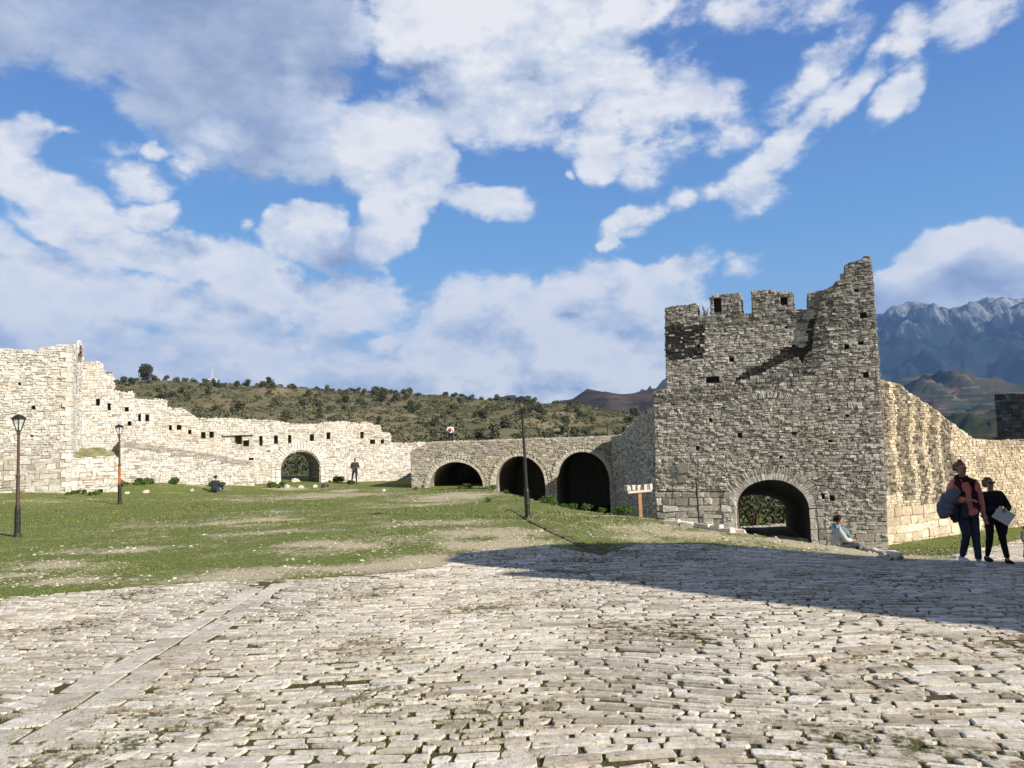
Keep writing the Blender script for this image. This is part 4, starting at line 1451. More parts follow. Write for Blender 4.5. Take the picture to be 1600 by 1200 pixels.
# ------------------------------------------------------------------ right hand wall
def build_right():
    a = PT.p3(TXR - .55, 0, -.5)
    p0 = (a.x, a.y)
    d1 = Vector((.87, .50, 0)).normalized()
    q = a + d1 * 6.6
    pl = Plane(p0, (q.x, q.y))
    zb = -3.8
    top = [(1370, 594), (1378, 595), (1390, 598), (1402, 601), (1412, 604), (1414, 610), (1421, 614), (1428, 618), (1434, 622), (1441, 629), (1450, 632), (1457, 638), (1464, 643), (1471, 649), (1478, 655), (1486, 661), (1494, 665), (1500, 671), (1508, 676), (1516, 683), (1522, 687)]
    lp = pl.poly(top)
    lp = [(0, zb)] + [(0, lp[0][1])] + [p for p in lp if p[0] > .05]
    e = lp[-1]
    lp = lp + [(e[0], zb)]
    lp = ragged(lp, 0, .4, .05)

    def streak(u, z):
        s = 0
        for (c, w) in ((1.35, .35), (2.5, .45), (3.6, .3), (4.6, .35), (5.6, .4)):
            lo_ = -1.4 + .5 * math.sin(c * 5)
            if abs(u - c + .12 * math.sin(z * 2)) < w and z > lo_: s = max(s, random.uniform(.35, 1))
        return s
    mb = MB()
    slab(mb, pl, [lp], 1.6)
    masonry(mb, pl, [lp], lambda v: ((.22, .42), (.25, .8)) if v < -1.7 else ((.065, .15), (.09, .28)), (.010, .045), streak, lambda u, z: .15 if z < -1.7 else 0)
    edge_stones(mb, pl, lp, 1.6, -1)
    o = mb.build('stepped_wall', [MT['honey'], MT['mortar']])
    tag(o, 'sunlit honey coloured wall stepping down to the right of the tower, with dark vertical streaks', 'wall')
    # lower wall continuing
    s = pl.p3(e[0] + .02, 0, -.05)
    d2 = Vector((.93, .37, 0)).normalized(); t = s + d2 * 30
    p2 = Plane((s.x, s.y), (t.x, t.y))
    z0 = p2.pix(1523, 687)[1]; z1 = p2.pix(1600, 690)[1]; u1 = p2.pix(1600, 690)[0]
    l = [(0, zb), (30, zb), (30, z1 + (z1 - z0) * 1.5 * 0), (u1, z1), (u1 * .5, (z0 + z1) / 2 - .05), (0, z0)]
    l = ragged(l, -2, .5, .05)
    mb = MB(); slab(mb, p2, [l], 1.2)
    masonry(mb, p2, [l], RUBBLE, (.010, .045), lambda u, z: .5 * random.random() if vnoise(np.array([u]), np.array([z]), 1.2, 2)[0] > .6 else 0)
    edge_stones(mb, p2, l, 1.2, -1)
    tag(mb.build('boundary_wall', [MT['honey'], MT['mortar']]), 'low level rubble wall behind the two walking women, continuing the stepped wall to the right', 'wall')
    # dark wall fragment beyond
    a = px_to_plan(1557, 56, 650); b = px_to_plan(1660, 52, 650)
    p3_ = Plane(a, b)
    tp = p3_.poly([(1556, 617), (1575, 615), (1600, 616), (1640, 613)])
    l = [(0, -6), (p3_.len, -6), (p3_.len, tp[-1][1])] + [p for p in reversed(tp[:-1]) if 0 < p[0] < p3_.len] + [(0, tp[0][1])]
    l = ragged(l, 0, .6, .06)
    mb = MB(); slab(mb, p3_, [l], 3.0); masonry(mb, p3_, [l], lambda v: ((.2, .34), (.25, .7)), (.03, .1))
    edge_stones(mb, p3_, l, 2.0, -1)
    tag(mb.build('ruined_wall', [MT['black'], MT['mortar_dark']]), 'dark stone wall fragment at the far right edge against the mountain', 'wall')


build_right()

# ------------------------------------------------------------------ unseen stone house, its plan shaped to cast the plaza's shadow
def build_house():
    H = 6.6
    v = []
    for (px, py) in [(694, 876), (745, 884), (800, 886), (850, 889), (775, 898), (900, 900), (1160, 937), (1600, 986)]:
        p = gpix(px, py); t = (H - p.z) / SUN.z; v.append((p.x + SUN.x * t, p.y + SUN.y * t))
    a, b_ = Vector(v[-2]), Vector(v[-1]); e = b_ + (b_ - a).normalized() * 4
    v.append((e.x, e.y)); v.append((e.x + 9, e.y + 4)); v.append((25, 4))
    for (px, py) in [(1100, 848), (860, 851), (712, 865)]:
        p = gpix(px, py); t = (H - p.z) / SUN.z; v.append((p.x + SUN.x * t, p.y + SUN.y * t))
    v = ccw(v)
    root = empty('shadow_house', (15, 2, 0), 0, 'unseen stone house with a flat roof, shaped to cast the shadow on the plaza', 'house')
    inv = Matrix.Translation((-15, -2, 0))
    mb = MB()
    n = len(v)
    b = [(x, y, -1.2) for x, y in v] + [(x, y, H) for x, y in v]
    mb.add(b, [tuple(range(n - 1, -1, -1)), tuple(range(n, 2 * n))] + [(i, (i + 1) % n, n + (i + 1) % n, n + i) for i in range(n)], 1)
    for i in range(n):
        pl = Plane(v[i], v[(i + 1) % n])
        masonry(mb, pl, [[(0, -1.2), (pl.len, -1.2), (pl.len, H), (0, H)]], lambda v: ((.22, .34), (.3, .6)), (.01, .04))
    o = mb.build('wall', [MT['grey'], MT['mortar']], root); o.matrix_parent_inverse = inv
    mb = MB()
    box(mb, (18, 2, H + .3), (1.0, .8, .6), R(-20), 0, .4)
    o = mb.build('chimney', [MT['grey']], root); o.matrix_parent_inverse = inv


build_house()


# ------------------------------------------------------------------ hills
def tan_px(px):
    d = ray(px, 686 - .035 * (px - 800)); return d.x / d.y


def ridge(name, prof, Y0, Yc, Y1, z0, z1, mat, amp=1.0, nx=240, ny=60, pxr=(-900, 2500), power=1.0, terr=0, attrs=None):
    pr = sorted(prof)
    pxs = np.linspace(pxr[0], pxr[1], nx)
    py = np.interp(pxs, [p[0] for p in pr], [p[1] for p in pr])
    tn = np.array([tan_px(p) for p in pxs])
    zc = np.array([P3(a, b, Yc).z for a, b in zip(pxs, py)])
    ys = np.concatenate([np.linspace(Y0, Yc, ny), np.linspace(Yc, Y1, ny // 3)[1:]])
    T, Y = np.meshgrid(tn, ys); ZC, _ = np.meshgrid(zc, ys)
    X = T * Y
    s = np.clip((Y - Y0) / (Yc - Y0), 0, 1) ** power
    s2 = np.clip((Y - Yc) / (Y1 - Yc), 0, 1)
    Z = z0 + (ZC - z0) * s
    Z = np.where(Y > Yc, ZC + (z1 - ZC) * s2, Z)
    sc_ = (Yc - Y0) / 8
    nz = np.zeros(X.shape)
    a = 1.0; tot = 0
    for k in range(6):
        r = 1 - np.abs(2 * vnoise(X, Y, sc_ / 2 ** k, 11 + k) - 1)
        nz += a * (r - .5); tot += a; a *= .55
    fade = np.clip(1 - np.abs(Y - Yc) / (Yc - Y0) * 0, 0, 1)
    env = np.minimum(1, np.abs(Y - Yc) / (Yc - Y0) * 4 + .06)
    Z = Z + nz * amp * env * np.minimum(1, s * 3 + .1)
    if terr:
        q = Z / terr; fl = np.floor(q); fr = q - fl
        Z = (fl + np.clip((fr - .5) * 2.2 + .5, 0, 1)) * terr * .6 + Z * .4
    v = np.stack([X, Y, Z], -1).reshape(-1, 3)
    i = np.arange(Z.size).reshape(Z.shape)
    f = np.stack([i[:-1, :-1], i[:-1, 1:], i[1:, 1:], i[1:, :-1]], -1).reshape(-1, 4)
    mb = MB(); mb.smooth = True; mb.add_bulk(v, [f])
    o = link(name, mb.mesh(name, [mat]))
    tag(o, kind='structure')

    def height(px, Yq):
        t = np.interp(px, pxs, np.arange(nx)); yy = np.interp(Yq, ys, np.arange(len(ys)))
        i0, j0 = int(t), int(yy); i1, j1 = min(i0 + 1, nx - 1), min(j0 + 1, len(ys) - 1)
        fx, fy = t - i0, yy - j0
        z = (Z[j0, i0] * (1 - fx) + Z[j0, i1] * fx) * (1 - fy) + (Z[j1, i0] * (1 - fx) + Z[j1, i1] * fx) * fy
        return tan_px(px) * Yq, Yq, z
    return height


def hill_mat(name, cols, scale, stripes=0, snow=None, amt=1.0):
    m, nt, b = mat_new(name)
    tc = nt.nodes.new('ShaderNodeTexCoord'); V = tc.outputs['Object']
    n1 = noise(nt, scale, 8, .65, V)
    c = ramp(nt, n1, [(.30, cols[0]), (.45, cols[1]), (.56, cols[2]), (.70, cols[3])])
    if stripes:
        n2 = noise(nt, scale * 1.6, 5, .6, V, stretch=(.25, 1, 9))
        c = mixc(nt, mth(nt, 'MULTIPLY_ADD', n2, 7, -3.7, clamp=True), c, cols[0])
        n3 = noise(nt, scale * 2.5, 5, .6, V, stretch=(.2, 1, 12))
        c = mixc(nt, mth(nt, 'MULTIPLY_ADD', n3, 8, -4.7, clamp=True), c, cols[3])
    if snow:
        sp = nt.nodes.new('ShaderNodeSeparateXYZ'); nt.links.new(V, sp.inputs[0])
        n4 = noise(nt, .010, 9, .8, V, stretch=(1.3, .5, .35))
        n5 = noise(nt, .0012, 4, .6, V)
        f = mth(nt, 'MULTIPLY_ADD', sp.outputs[2], 1 / snow[1], -snow[0] / snow[1])
        f = mth(nt, 'ADD', f, mth(nt, 'MULTIPLY_ADD', n4, 5.5, -2.95))
        f = mth(nt, 'ADD', f, mth(nt, 'MULTIPLY_ADD', n5, 1.2, -.6))
        f = mth(nt, 'MULTIPLY', mth(nt, 'MULTIPLY_ADD', f, .9, 0, clamp=True), .42)
        c = mixc(nt, f, c, (.72, .75, .80))
    nt.links.new(c, b.inputs['Base Color'])
    b.inputs['Roughness'].default_value = 1.0
    b.inputs['Specular IOR Level'].default_value = 0.0
    return m


HS = ridge('hillside', [(-900, 640), (-200, 600), (0, 598), (150, 598), (200, 598), (260, 600), (330, 600), (400, 606), (500, 612), (600, 618), (700, 622), (780, 627), (850, 633), (930, 640), (1000, 650), (1060, 668), (1150, 700), (1300, 740), (2500, 800)],
           75, 400, 640, -14, -60, hill_mat('olive_hillside', [(.075, .082, .042), (.13, .128, .07), (.18, .155, .098), (.24, .20, .13)], .03, 1), amp=6, power=.85, terr=2.2)
ridge('far_hills', [(-900, 700), (300, 690), (500, 665), (600, 650), (700, 640), (760, 634), (785, 621), (812, 629), (850, 635), (880, 629), (920, 619), (955, 614), (985, 616), (1010, 610), (1040, 604), (1100, 600), (1200, 610), (1300, 640), (2500, 700)],
      650, 1700, 2600, -110, -150, hill_mat('brown_scrub_hills', [(.030, .034, .024), (.060, .050, .042), (.095, .072, .06), (.13, .10, .08)], .006, 1), amp=55, power=1.0)
ridge('valley_hills', [(-900, 720), (1100, 700), (1250, 640), (1366, 606), (1400, 595), (1440, 586), (1475, 584), (1510, 592), (1540, 602), (1580, 612), (1640, 600), (1750, 590), (2500, 600)],
      1100, 3000, 4300, -190, -200, hill_mat('valley_farmland', [(.018, .035, .020), (.035, .048, .028), (.075, .060, .045), (.30, .23, .16)], .0035, 1), amp=120, power=1.0)
ridge('valley_slope', [(-900, 740), (1200, 720), (1330, 668), (1400, 640), (1450, 645), (1500, 652), (1600, 640), (1700, 645), (2500, 660)],
      420, 1250, 1900, -110, -190, hill_mat('green_slope', [(.020, .035, .016), (.035, .050, .022), (.06, .06, .03), (.10, .08, .05)], .008, 1), amp=40)
ridge('mountain', [(-900, 720), (700, 690), (950, 640), (1050, 615), (1150, 580), (1250, 540), (1310, 515), (1366, 497), (1400, 490), (1425, 479), (1445, 474), (1465, 473), (1485, 480), (1500, 488), (1520, 480), (1545, 472), (1560, 468), (1600, 470), (1680, 460), (1800, 500), (2500, 640)],
      4300, 7200, 9500, -200, -200, hill_mat('snowy_mountain', [(.010, .018, .022), (.014, .024, .028), (.022, .032, .036), (.036, .044, .048)], .0016, 0, snow=(760, 420)), amp=260, nx=520, ny=150, power=.9)
# valley floor to the horizon
mb = MB(); mb.add([(-25000, -12000, -210), (25000, -12000, -210), (25000, 26000, -210), (-25000, 26000, -210)], [(0, 1, 2, 3)])
tag(mb.build('valley_floor', hill_mat('valley_fields', [(.03, .05, .02), (.05, .06, .03), (.08, .07, .04), (.12, .10, .06)], .004)), kind='structure')
# slope of the castle hill
mb = MB(); mb.smooth = True
rr = [(120, -13.5), (150, -20), (260, -60), (420, -110), (700, -170), (1000, -212)]
na = 64; v = []
for (r_, z_) in rr:
    for k in range(na):
        a_ = 2 * math.pi * k / na; v.append((r_ * math.cos(a_), r_ * math.sin(a_), z_))
f = [(i * na + k, i * na + (k + 1) % na, (i + 1) * na + (k + 1) % na, (i + 1) * na + k) for i in range(len(rr) - 1) for k in range(na)]
mb.add(v, f)
tag(mb.build('castle_hill', bpy.data.materials['olive_hillside']), kind='structure')

# haze
mb = MB()
x0, x1, y0, y1, z0, z1 = -9000, 9000, -2000, 9700, -212, 1500
mb.add([(x, y, z) for z in (z0, z1) for y in (y0, y1) for x in (x0, x1)], [(0, 2, 3, 1), (4, 5, 7, 6), (0, 1, 5, 4), (2, 6, 7, 3), (0, 4, 6, 2), (1, 3, 7, 5)])
hm = bpy.data.materials.new('air'); hm.use_nodes = True
nt = hm.node_tree
for n_ in list(nt.nodes): nt.nodes.remove(n_)
o_ = nt.nodes.new('ShaderNodeOutputMaterial'); vol = nt.nodes.new('ShaderNodeVolumePrincipled')
vol.inputs['Color'].default_value = (.26, .50, 1.0, 1)
vol.inputs['Density'].default_value = 0.000065
nt.links.new(vol.outputs[0], o_.inputs['Volume'])
hz = mb.build('haze', [hm]); tag(hz, kind='stuff')
hz.data.materials.clear(); hz.data.materials.append(hm)


# ------------------------------------------------------------------ trees
MT['olive'] = leaf_mat('olive_leaves', (.042, .052, .030), (.145, .16, .10))
MT['darkleaf'] = leaf_mat('dark_leaves', (.030, .038, .022), (.092, .105, .06))
MT['scrub'] = leaf_mat('scrub_leaves', (.06, .068, .036), (.18, .185, .11), scale=.05)
MT['weed'] = leaf_mat('weed_leaves', (.035, .07, .014), (.11, .19, .04))
MT['grass'] = leaf_mat('grass_blades', (.085, .11, .028), (.23, .27, .08), scale=.6)
MT['bark'] = plain('bark', (.12, .09, .065), .95, .4, 6)


def leaf_cloud(mb, centers, sizes, tones, flat=.0):
    """one small quad per centre, random orientation"""
    n = len(centers)
    a = rng.normal(size=(n, 3)); a /= np.linalg.norm(a, axis=1, keepdims=True)
    b = rng.normal(size=(n, 3)); b -= (a * b).sum(1, keepdims=True) * a; b /= np.linalg.norm(b, axis=1, keepdims=True)
    s = np.asarray(sizes)[:, None]
    v = np.stack([centers - a * s, centers - b * s * .55, centers + a * s, centers + b * s * .55], 1).reshape(-1, 3)
    f = np.arange(n * 4).reshape(n, 4)
    mb.add_bulk(v, [f], 0, np.repeat(tones, 4), np.zeros(n * 4))


def crown_points(n, lobes):
    pts = []
    w = np.array([l[3] ** 2 for l in lobes]); w = w / w.sum()
    k = rng.choice(len(lobes), n, p=w)
    d = rng.normal(size=(n, 3)); d /= np.linalg.norm(d, axis=1, keepdims=True)
    r = rng.uniform(.45, 1.05, n) ** .6
    L = np.array([[l[0], l[1], l[2]] for l in lobes]); Rr = np.array([l[3] for l in lobes])
    P = L[k] + d * (r * Rr[k])[:, None] * np.array([1, 1, .8])
    return P


def make_tree(name, h, w, nl, leaf, mat, seed, trunk=.35, label=None, cat='tree', group=None, lobes=9):
    r = random.Random(seed)
    root = empty(name, (0, 0, 0), 0, label, cat, group)
    lb = []
    for i in range(lobes):
        a = r.uniform(0, 6.28); q = r.uniform(0, .62) * w / 2
        z = h * (trunk + (1 - trunk) * r.uniform(.22, .85))
        lb.append((q * math.cos(a), q * math.sin(a), z, r.uniform(.2, .36) * min(w, h * (1 - trunk) * 1.3)))
    mb = MB()
    P = crown_points(nl, lb)
    # uneven gaps
    keep = vnoise(P[:, 0] * 3 + P[:, 2] * 2, P[:, 1] * 3 + P[:, 2], w * .35, seed) > .17
    P = P[keep]
    leaf_cloud(mb, P, rng.uniform(.7, 1.3, len(P)) * leaf, rng.random(len(P)))
    mb.build('crown', mat, root)
    mb = MB()
    tube(mb, [(0, 0, -.3), (.05 * w * .2, 0, h * trunk * .6), (0, .03, h * trunk + .1 * h)], [w * .045, w * .034, w * .02], 7)
    for l in lb[:4]:
        tube(mb, [(0, 0, h * trunk * .7), (l[0] * .5, l[1] * .5, (l[2] + h * trunk) / 2), (l[0], l[1], l[2])], [w * .022, w * .014, w * .006], 5)
    mb.build('trunk', MT['bark'], root)
    return root


ORD = ['first', 'second', 'third', 'fourth', 'fifth', 'sixth', 'seventh', 'eighth', 'ninth', 'tenth', 'eleventh', 'twelfth'] + ['%dth' % i for i in range(13, 60)]


def place_hill_trees():
    protos = []
    used = set()
    kinds = [('olive_tree', 4.2, 5.2, 900, .30, 'olive', .16), ('olive_tree', 3.4, 4.4, 750, .28, 'olive', .14), ('olive_tree', 5.2, 5.0, 950, .30, 'darkleaf', .2), ('olive_tree', 3.0, 5.4, 850, .30, 'olive', .10), ('olive_tree', 4.4, 3.6, 700, .28, 'scrub', .18)]
    lab = 'rounded grey green olive tree among many on the terraced hillside behind the walls'
    for i, (nm, h, w, nl, lf, mt, tr) in enumerate(kinds):
        protos.append(make_tree(nm, h, w, nl, lf, MT[mt], 40 + i, tr, lab, 'tree', 'olive trees on the hillside'))
    n = 0; cells = {}
    r = random.Random(5)
    taken = []
    while n < 260:
        px = r.uniform(165, 1035)
        Y = 120 + 285 * r.random() ** .8
        x, y, z = HS(px, Y)
        if any((x - a) ** 2 + (y - b) ** 2 < 16 for a, b in taken): continue
        d = Vector((x, y, z)) - CAM
        # leave out those hidden by the walls
        e = d.z / d.y
        if e < (-.006 if px > 640 else .035 - .00003 * px): continue
        taken.append((x, y))
        k = r.randrange(len(protos))
        o = protos[k] if k not in used else copy_tree(protos[k])
        used.add(k)
        s = r.uniform(.5, .95)
        o.location = (x, y, z - .25); o.rotation_euler.z = r.uniform(0, 6.28); o.scale = (s, s, s * r.uniform(.85, 1.1))
        zone = [z_ for (m_, z_) in ((265, 'above the stepped wall end'), (345, 'above the sitting person'), (430, 'above the wall before the gate'), (510, 'above the low gate'), (620, 'above the standing man'),
                (700, 'above the arcade corner'), (775, 'above the first arch'), (860, 'behind the middle lamp'), (950, 'above the third arch'), (1100, 'next to the tower')) if px < m_][0]
        band = 'near the crest of' if Y > 345 else ('high on' if Y > 285 else ('midway up' if Y > 220 else ('low on' if Y > 165 else 'at the bottom of')))
        cells.setdefault((band, zone), []).append((px, o))
        n += 1
    for (band, zone), L_ in cells.items():
        L_.sort(key=lambda t: t[0])
        for i, (_, o) in enumerate(L_):
            o['label'] = (ORD[i] + ' olive from left ' if len(L_) > 1 else 'only olive tree ') + band + ' the hillside ' + zone
    # skyline trees
    sk = [(227, 598, 29, 28, 'big dark round tree standing alone on the ridge at the left'), (277, 600, 12, 14, 'small tree at the left end of the three tree row on the ridge'), (290, 600, 13, 17, 'middle tree of the three tree row on the ridge'),
          (302, 601, 12, 14, 'right hand tree of the three tree row on the ridge'), (323, 601, 12, 18, 'tree beside the small white house on the ridge'), (384, 605, 9, 18, 'low spreading tree at the left of the ridge grove'),
          (411, 606, 14, 14, 'tall tree in the middle of the ridge grove'), (423, 607, 15, 12, 'narrow tree next to the tall one in the ridge grove'), (434, 608, 9, 16, 'low tree at the right end of the ridge grove'),
          (457, 609, 12, 10, 'small lone tree on the ridge right of the grove')]
    for i, (px, py, hh, ww, lb) in enumerate(sk):
        Y = 392; x, y, z = HS(px, Y)
        sc_ = Y / FOC
        o = make_tree('ridge_tree', hh * sc_, ww * sc_, 2600 if i == 0 else 380, .40 if i == 0 else .32, MT['darkleaf'], 80 + i, .1 if i == 0 else .3, lb, 'tree', lobes=14 if i == 0 else 7)
        o.location = (x, y, z - .4)
    rr_ = random.Random(9)
    gp = None
    for i in range(34):
        px = 490 + i * 7.6 + rr_.uniform(-3, 3)
        if px > 770: break
        Y = 385 + rr_.uniform(-12, 10); x, y, z = HS(px, Y)
        if gp is None:
            gp = [make_tree('grove_tree', rr_.uniform(3.2, 4.6), rr_.uniform(4, 6), 320, .32, MT['darkleaf'], 120 + j, .25, 'dark tree in the long row of trees along the ridge', 'tree', 'trees along the right of the ridge') for j in range(4)]
            gu = set()
        k = rr_.randrange(4)
        o = gp[k] if k not in gu else copy_tree(gp[k]); gu.add(k)
        s = rr_.uniform(.45, .95)
        o.location = (x, y, z - .4); o.scale = (s, s, s)
        o['label'] = ORD[i] + ' dark tree from the left in the long row along the ridge'
    for k in range(4):
        if k not in gu: bpy.data.objects.remove(gp[k])
    # scrub: too many to count
    m = 10000
    C_ = []; S_ = []; T_ = []
    for i in range(m):
        px = r.uniform(120, 1060); Y = 85 + 320 * r.random()
        x, y, z = HS(px, Y)
        rad = r.uniform(.4, 1.6)
        k = 40
        d = rng.normal(size=(k, 3)); d /= np.linalg.norm(d, axis=1, keepdims=True); d[:, 2] = np.abs(d[:, 2]) * .7
        C_.append(np.array([x, y, z - .1]) + d * rad * rng.uniform(.4, 1, (k, 1))); S_.append(rng.uniform(.2, .42, k)); T_.append(np.clip(rng.random(k) * .4 + r.random() * .6, 0, 1))
    mb = MB(); leaf_cloud(mb, np.concatenate(C_), np.concatenate(S_), np.concatenate(T_))
    tag(mb.build('hillside_scrub', MT['scrub']), kind='stuff')


place_hill_trees()


# small white house and radio mast on the ridge
def ridge_details():
    x, y, z = HS(331, 396)
    root = empty('farmhouse', (x, y, z - .3), R(10), 'tiny white house on the ridge beside the radio mast', 'house')
    mb = MB(); box(mb, (0, 0, 1.3), (5.2, 3.6, 2.6), 0, 0, .8); mb.build('wall', plain('white_render', (.75, .74, .72), .8, .06), root)
    mb = MB()
    mb.add([(-2.8, -2, 2.6), (2.8, -2, 2.6), (2.8, 2, 2.6), (-2.8, 2, 2.6), (-2.8, 0, 3.4), (2.8, 0, 3.4)], [(0, 1, 5, 4), (2, 3, 4, 5), (0, 4, 3), (1, 2, 5), (3, 2, 1, 0)])
    mb.build('roof', plain('pale_roof', (.60, .56, .52), .8, .1), root)
    mb = MB(); box(mb, (-1.2, -1.82, 1.4), (.8, .06, .9), 0); mb.build('window', plain('dark_glass', (.05, .06, .07), .2), root)
    mb = MB(); box(mb, (.8, -1.82, 1.0), (.9, .06, 2.0), 0); mb.build('door', plain('brown_door', (.2, .12, .07), .6), root)
    x, y, z = HS(332, 402)
    root = empty('radio_mast', (x, y, z - .3), 0, 'thin red and white lattice radio mast on the ridge', 'mast')
    mb = MB(); H = 9.4; w = .45
    for sx, sy in ((-1, -1), (1, -1), (1, 1), (-1, 1)):
        tube(mb, [(sx * w, sy * w, 0), (sx * w * .6, sy * w * .6, H)], .05, 5)
    for k in range(9):
        t = k / 9; q = w * (1 - .4 * t); zz = H * t
        for (a, b) in (((-1, -1), (1, -1)), ((1, -1), (1, 1)), ((1, 1), (-1, 1)), ((-1, 1), (-1, -1))):
            tube(mb, [(a[0] * q, a[1] * q, zz), (b[0] * q, b[1] * q, zz + H / 9)], .03, 4)
    mb.build('lattice', plain('mast_paint', (.65, .60, .58), .6, .1), root)
    mb = MB(); tube(mb, [(0, 0, H), (0, 0, H + 1.6)], .035, 5); box(mb, (.3, 0, H - 1), (.25, .25, 1.0), 0); mb.build('antenna', plain('antenna_grey', (.5, .5, .5), .5), root)


ridge_details()

# bushes seen through the openings and at wall feet
def bush(x, y, z, h, w, mat, n, leaf, name, label, cat='bush', group=None, stems=True):
    root = empty(name, (x, y, z), 0, label, cat, group)
    mb = MB()
    lb = [(rng.uniform(-.3, .3) * w, rng.uniform(-.3, .3) * w, h * rng.uniform(.3, .7), rng.uniform(.22, .38) * min(w, h * 1.3)) for _ in range(7)]
    P = crown_points(n, lb); P[:, 2] = np.clip(P[:, 2], .02, None)
    leaf_cloud(mb, P, rng.uniform(.6, 1.3, len(P)) * leaf, rng.random(len(P)))
    mb.build('foliage', mat, root)
    if stems:
        mb = MB()
        for l in lb[:5]: tube(mb, [(0, 0, -.1), (l[0] * .4, l[1] * .4, l[2] * .5), (l[0], l[1], l[2])], [.03 * h, .02 * h, .006 * h], 5)
        mb.build('stem', MT['bark'], root)
    return root


def placed_plants():
    p = P3(452, 735, 60); bush(p.x, p.y, -2.6, 3.2, 3.4, MT['olive'], 1500, .11, 'olive_bush', 'grey green bush at the left seen through the low arched gate')
    p = P3(480, 735, 64); bush(p.x, p.y, -2.8, 3.0, 2.6, MT['weed'], 1200, .10, 'olive_bush', 'lighter green bush at the right seen through the low arched gate')
    p = P3(466, 715, 90); bush(p.x, p.y, -6.0, 7.5, 9, MT['darkleaf'], 2500, .2, 'olive_tree', 'dark tree mass farthest back seen through the low arched gate', 'tree')
    p = P3(430, 740, 75); bush(p.x, p.y, -5.0, 5.0, 6, MT['darkleaf'], 1800, .16, 'olive_bush', 'dark bush behind the left jamb of the low arched gate')
    p = P3(1180, 805, 46); bush(p.x, p.y, -4.6, 4.2, 4.5, MT['olive'], 2600, .11, 'olive_bush', 'grey green bush seen through the tower passage, behind a low wall')
    p = P3(1215, 800, 50); bush(p.x, p.y, -4.8, 4.6, 5, MT['darkleaf'], 2400, .13, 'olive_bush', 'dark leafy bush at the right of the view through the tower passage')
    p = P3(1160, 780, 60); bush(p.x, p.y, -7.0, 8.6, 8, MT['olive'], 3000, .16, 'olive_tree', 'tree crown farthest back seen through the tower passage', 'tree')
    # low rubble wall through the passage
    a = px_to_plan(1145, 40.5, 830); b = px_to_plan(1236, 41.5, 830)
    pl = Plane(a, b); zt = pl.pix(1190, 824)[1]
    l = ragged([(0, -4), (pl.len, -4), (pl.len, zt), (0, zt)], -3.5, .4, .06)
    mb = MB(); slab(mb, pl, [l], .6); masonry(mb, pl, [l], RUBBLE, (.02, .07)); edge_stones(mb, pl, l, .6, -3.6)
    tag(mb.build('low_wall', [MT['grey'], MT['mortar_dark']]), 'low rubble wall seen through the tower passage under the bushes', 'wall')
    # railing of stones at the foot of the low gate
    # leafy weeds
    W = [(430, 757, 47.5, .7, 1.6, 'broad clump of weeds left of the low gate arch'), (252, 754, 44.6, .8, 4.2, 'long bank of green weeds at the wall foot near the left lamp'), (210, 758, 43, .7, 2.2, 'green weeds between the stone platform and the long wall'),
         (340, 757, 46, .6, 1.6, 'weeds at the wall foot behind the sitting man'), (130, 770, 39.0, .5, 2.4, 'weeds along the foot of the stone platform'), (548, 757, 50.4, .5, .8, 'small weed clump beside the standing man'), (527, 755, 51, .8, .8, 'tufted weed against the wall right of the gate arch')]
    for i, (px, py, Y, h, w, lb) in enumerate(W):
        q = P3(px, py, Y)
        root = bush(q.x, q.y, g1(q.x, q.y) - .05, h * .6, w, MT['weed'], int(500 + 300 * w), .07, 'weed_clump', lb, 'weeds', stems=False)
        mb = MB()
        for _ in range(12):
            a = rng.uniform(-.4, .4) * w; tube(mb, [(a, 0, 0), (a + .05, .03, h * .6)], [.01, .004], 4)
        mb.build('stem', MT['weed'], root)
    # row of weeds on the crest in front of the arches
    proto = None; row = []
    for (px, py, Y) in [(718, 762, 43), (735, 765, 42), (727, 760, 43), (790, 774, 35), (772, 768, 38), (845, 780, 31), (868, 783, 29), (880, 786, 28.5), (893, 790, 27.6), (860, 788, 29.5), (915, 794, 26.5), (940, 798, 25.2), (970, 801, 24), (978, 796, 23.6), (765, 790, 30), (650, 765, 44)]:
        q = P3(px, py, Y)
        if proto is None:
            proto = bush(0, 0, 0, .55, .8, MT['weed'], 420, .045, 'crest_weed', 'leafy weed in the row along the grass edge before the arches', 'weeds', 'weeds along the grass edge')
            o = proto
        else: o = copy_tree(proto)
        s = random.uniform(.35, .75)
        o.location = (q.x, q.y, g1(q.x, q.y) - .03); o.rotation_euler.z = random.uniform(0, 6); o.scale = (s, s, s); row.append((px, o))
    row.sort(key=lambda t: t[0])
    for i, (_, o) in enumerate(row): o['label'] = ORD[i] + ' leafy weed from the left in the row along the grass edge before the arches'
    # dry twigs on the battlements
    q = PTB.pix(1098, 488); p = PTB.p3(q[0], q[1], -.3)
    mb = MB()
    for _ in range(26):
        a = random.uniform(-1, 1) * .9; t = random.uniform(.3, .8)
        e = (p.x + math.sin(a) * t * .7, p.y + random.uniform(-.2, .2), p.z - .3 + math.cos(a) * t)
        tube(mb, [(p.x + random.uniform(-.15, .15), p.y, p.z - .4), ((p.x + e[0]) / 2 + .03, p.y, (p.z + e[2]) / 2 - .1), e], [.012, .008, .004], 4)
    tag(mb.build('dry_shrub', MT['bark']), 'bare twiggy shrub growing in the first gap of the tower battlements', 'shrub')


placed_plants()


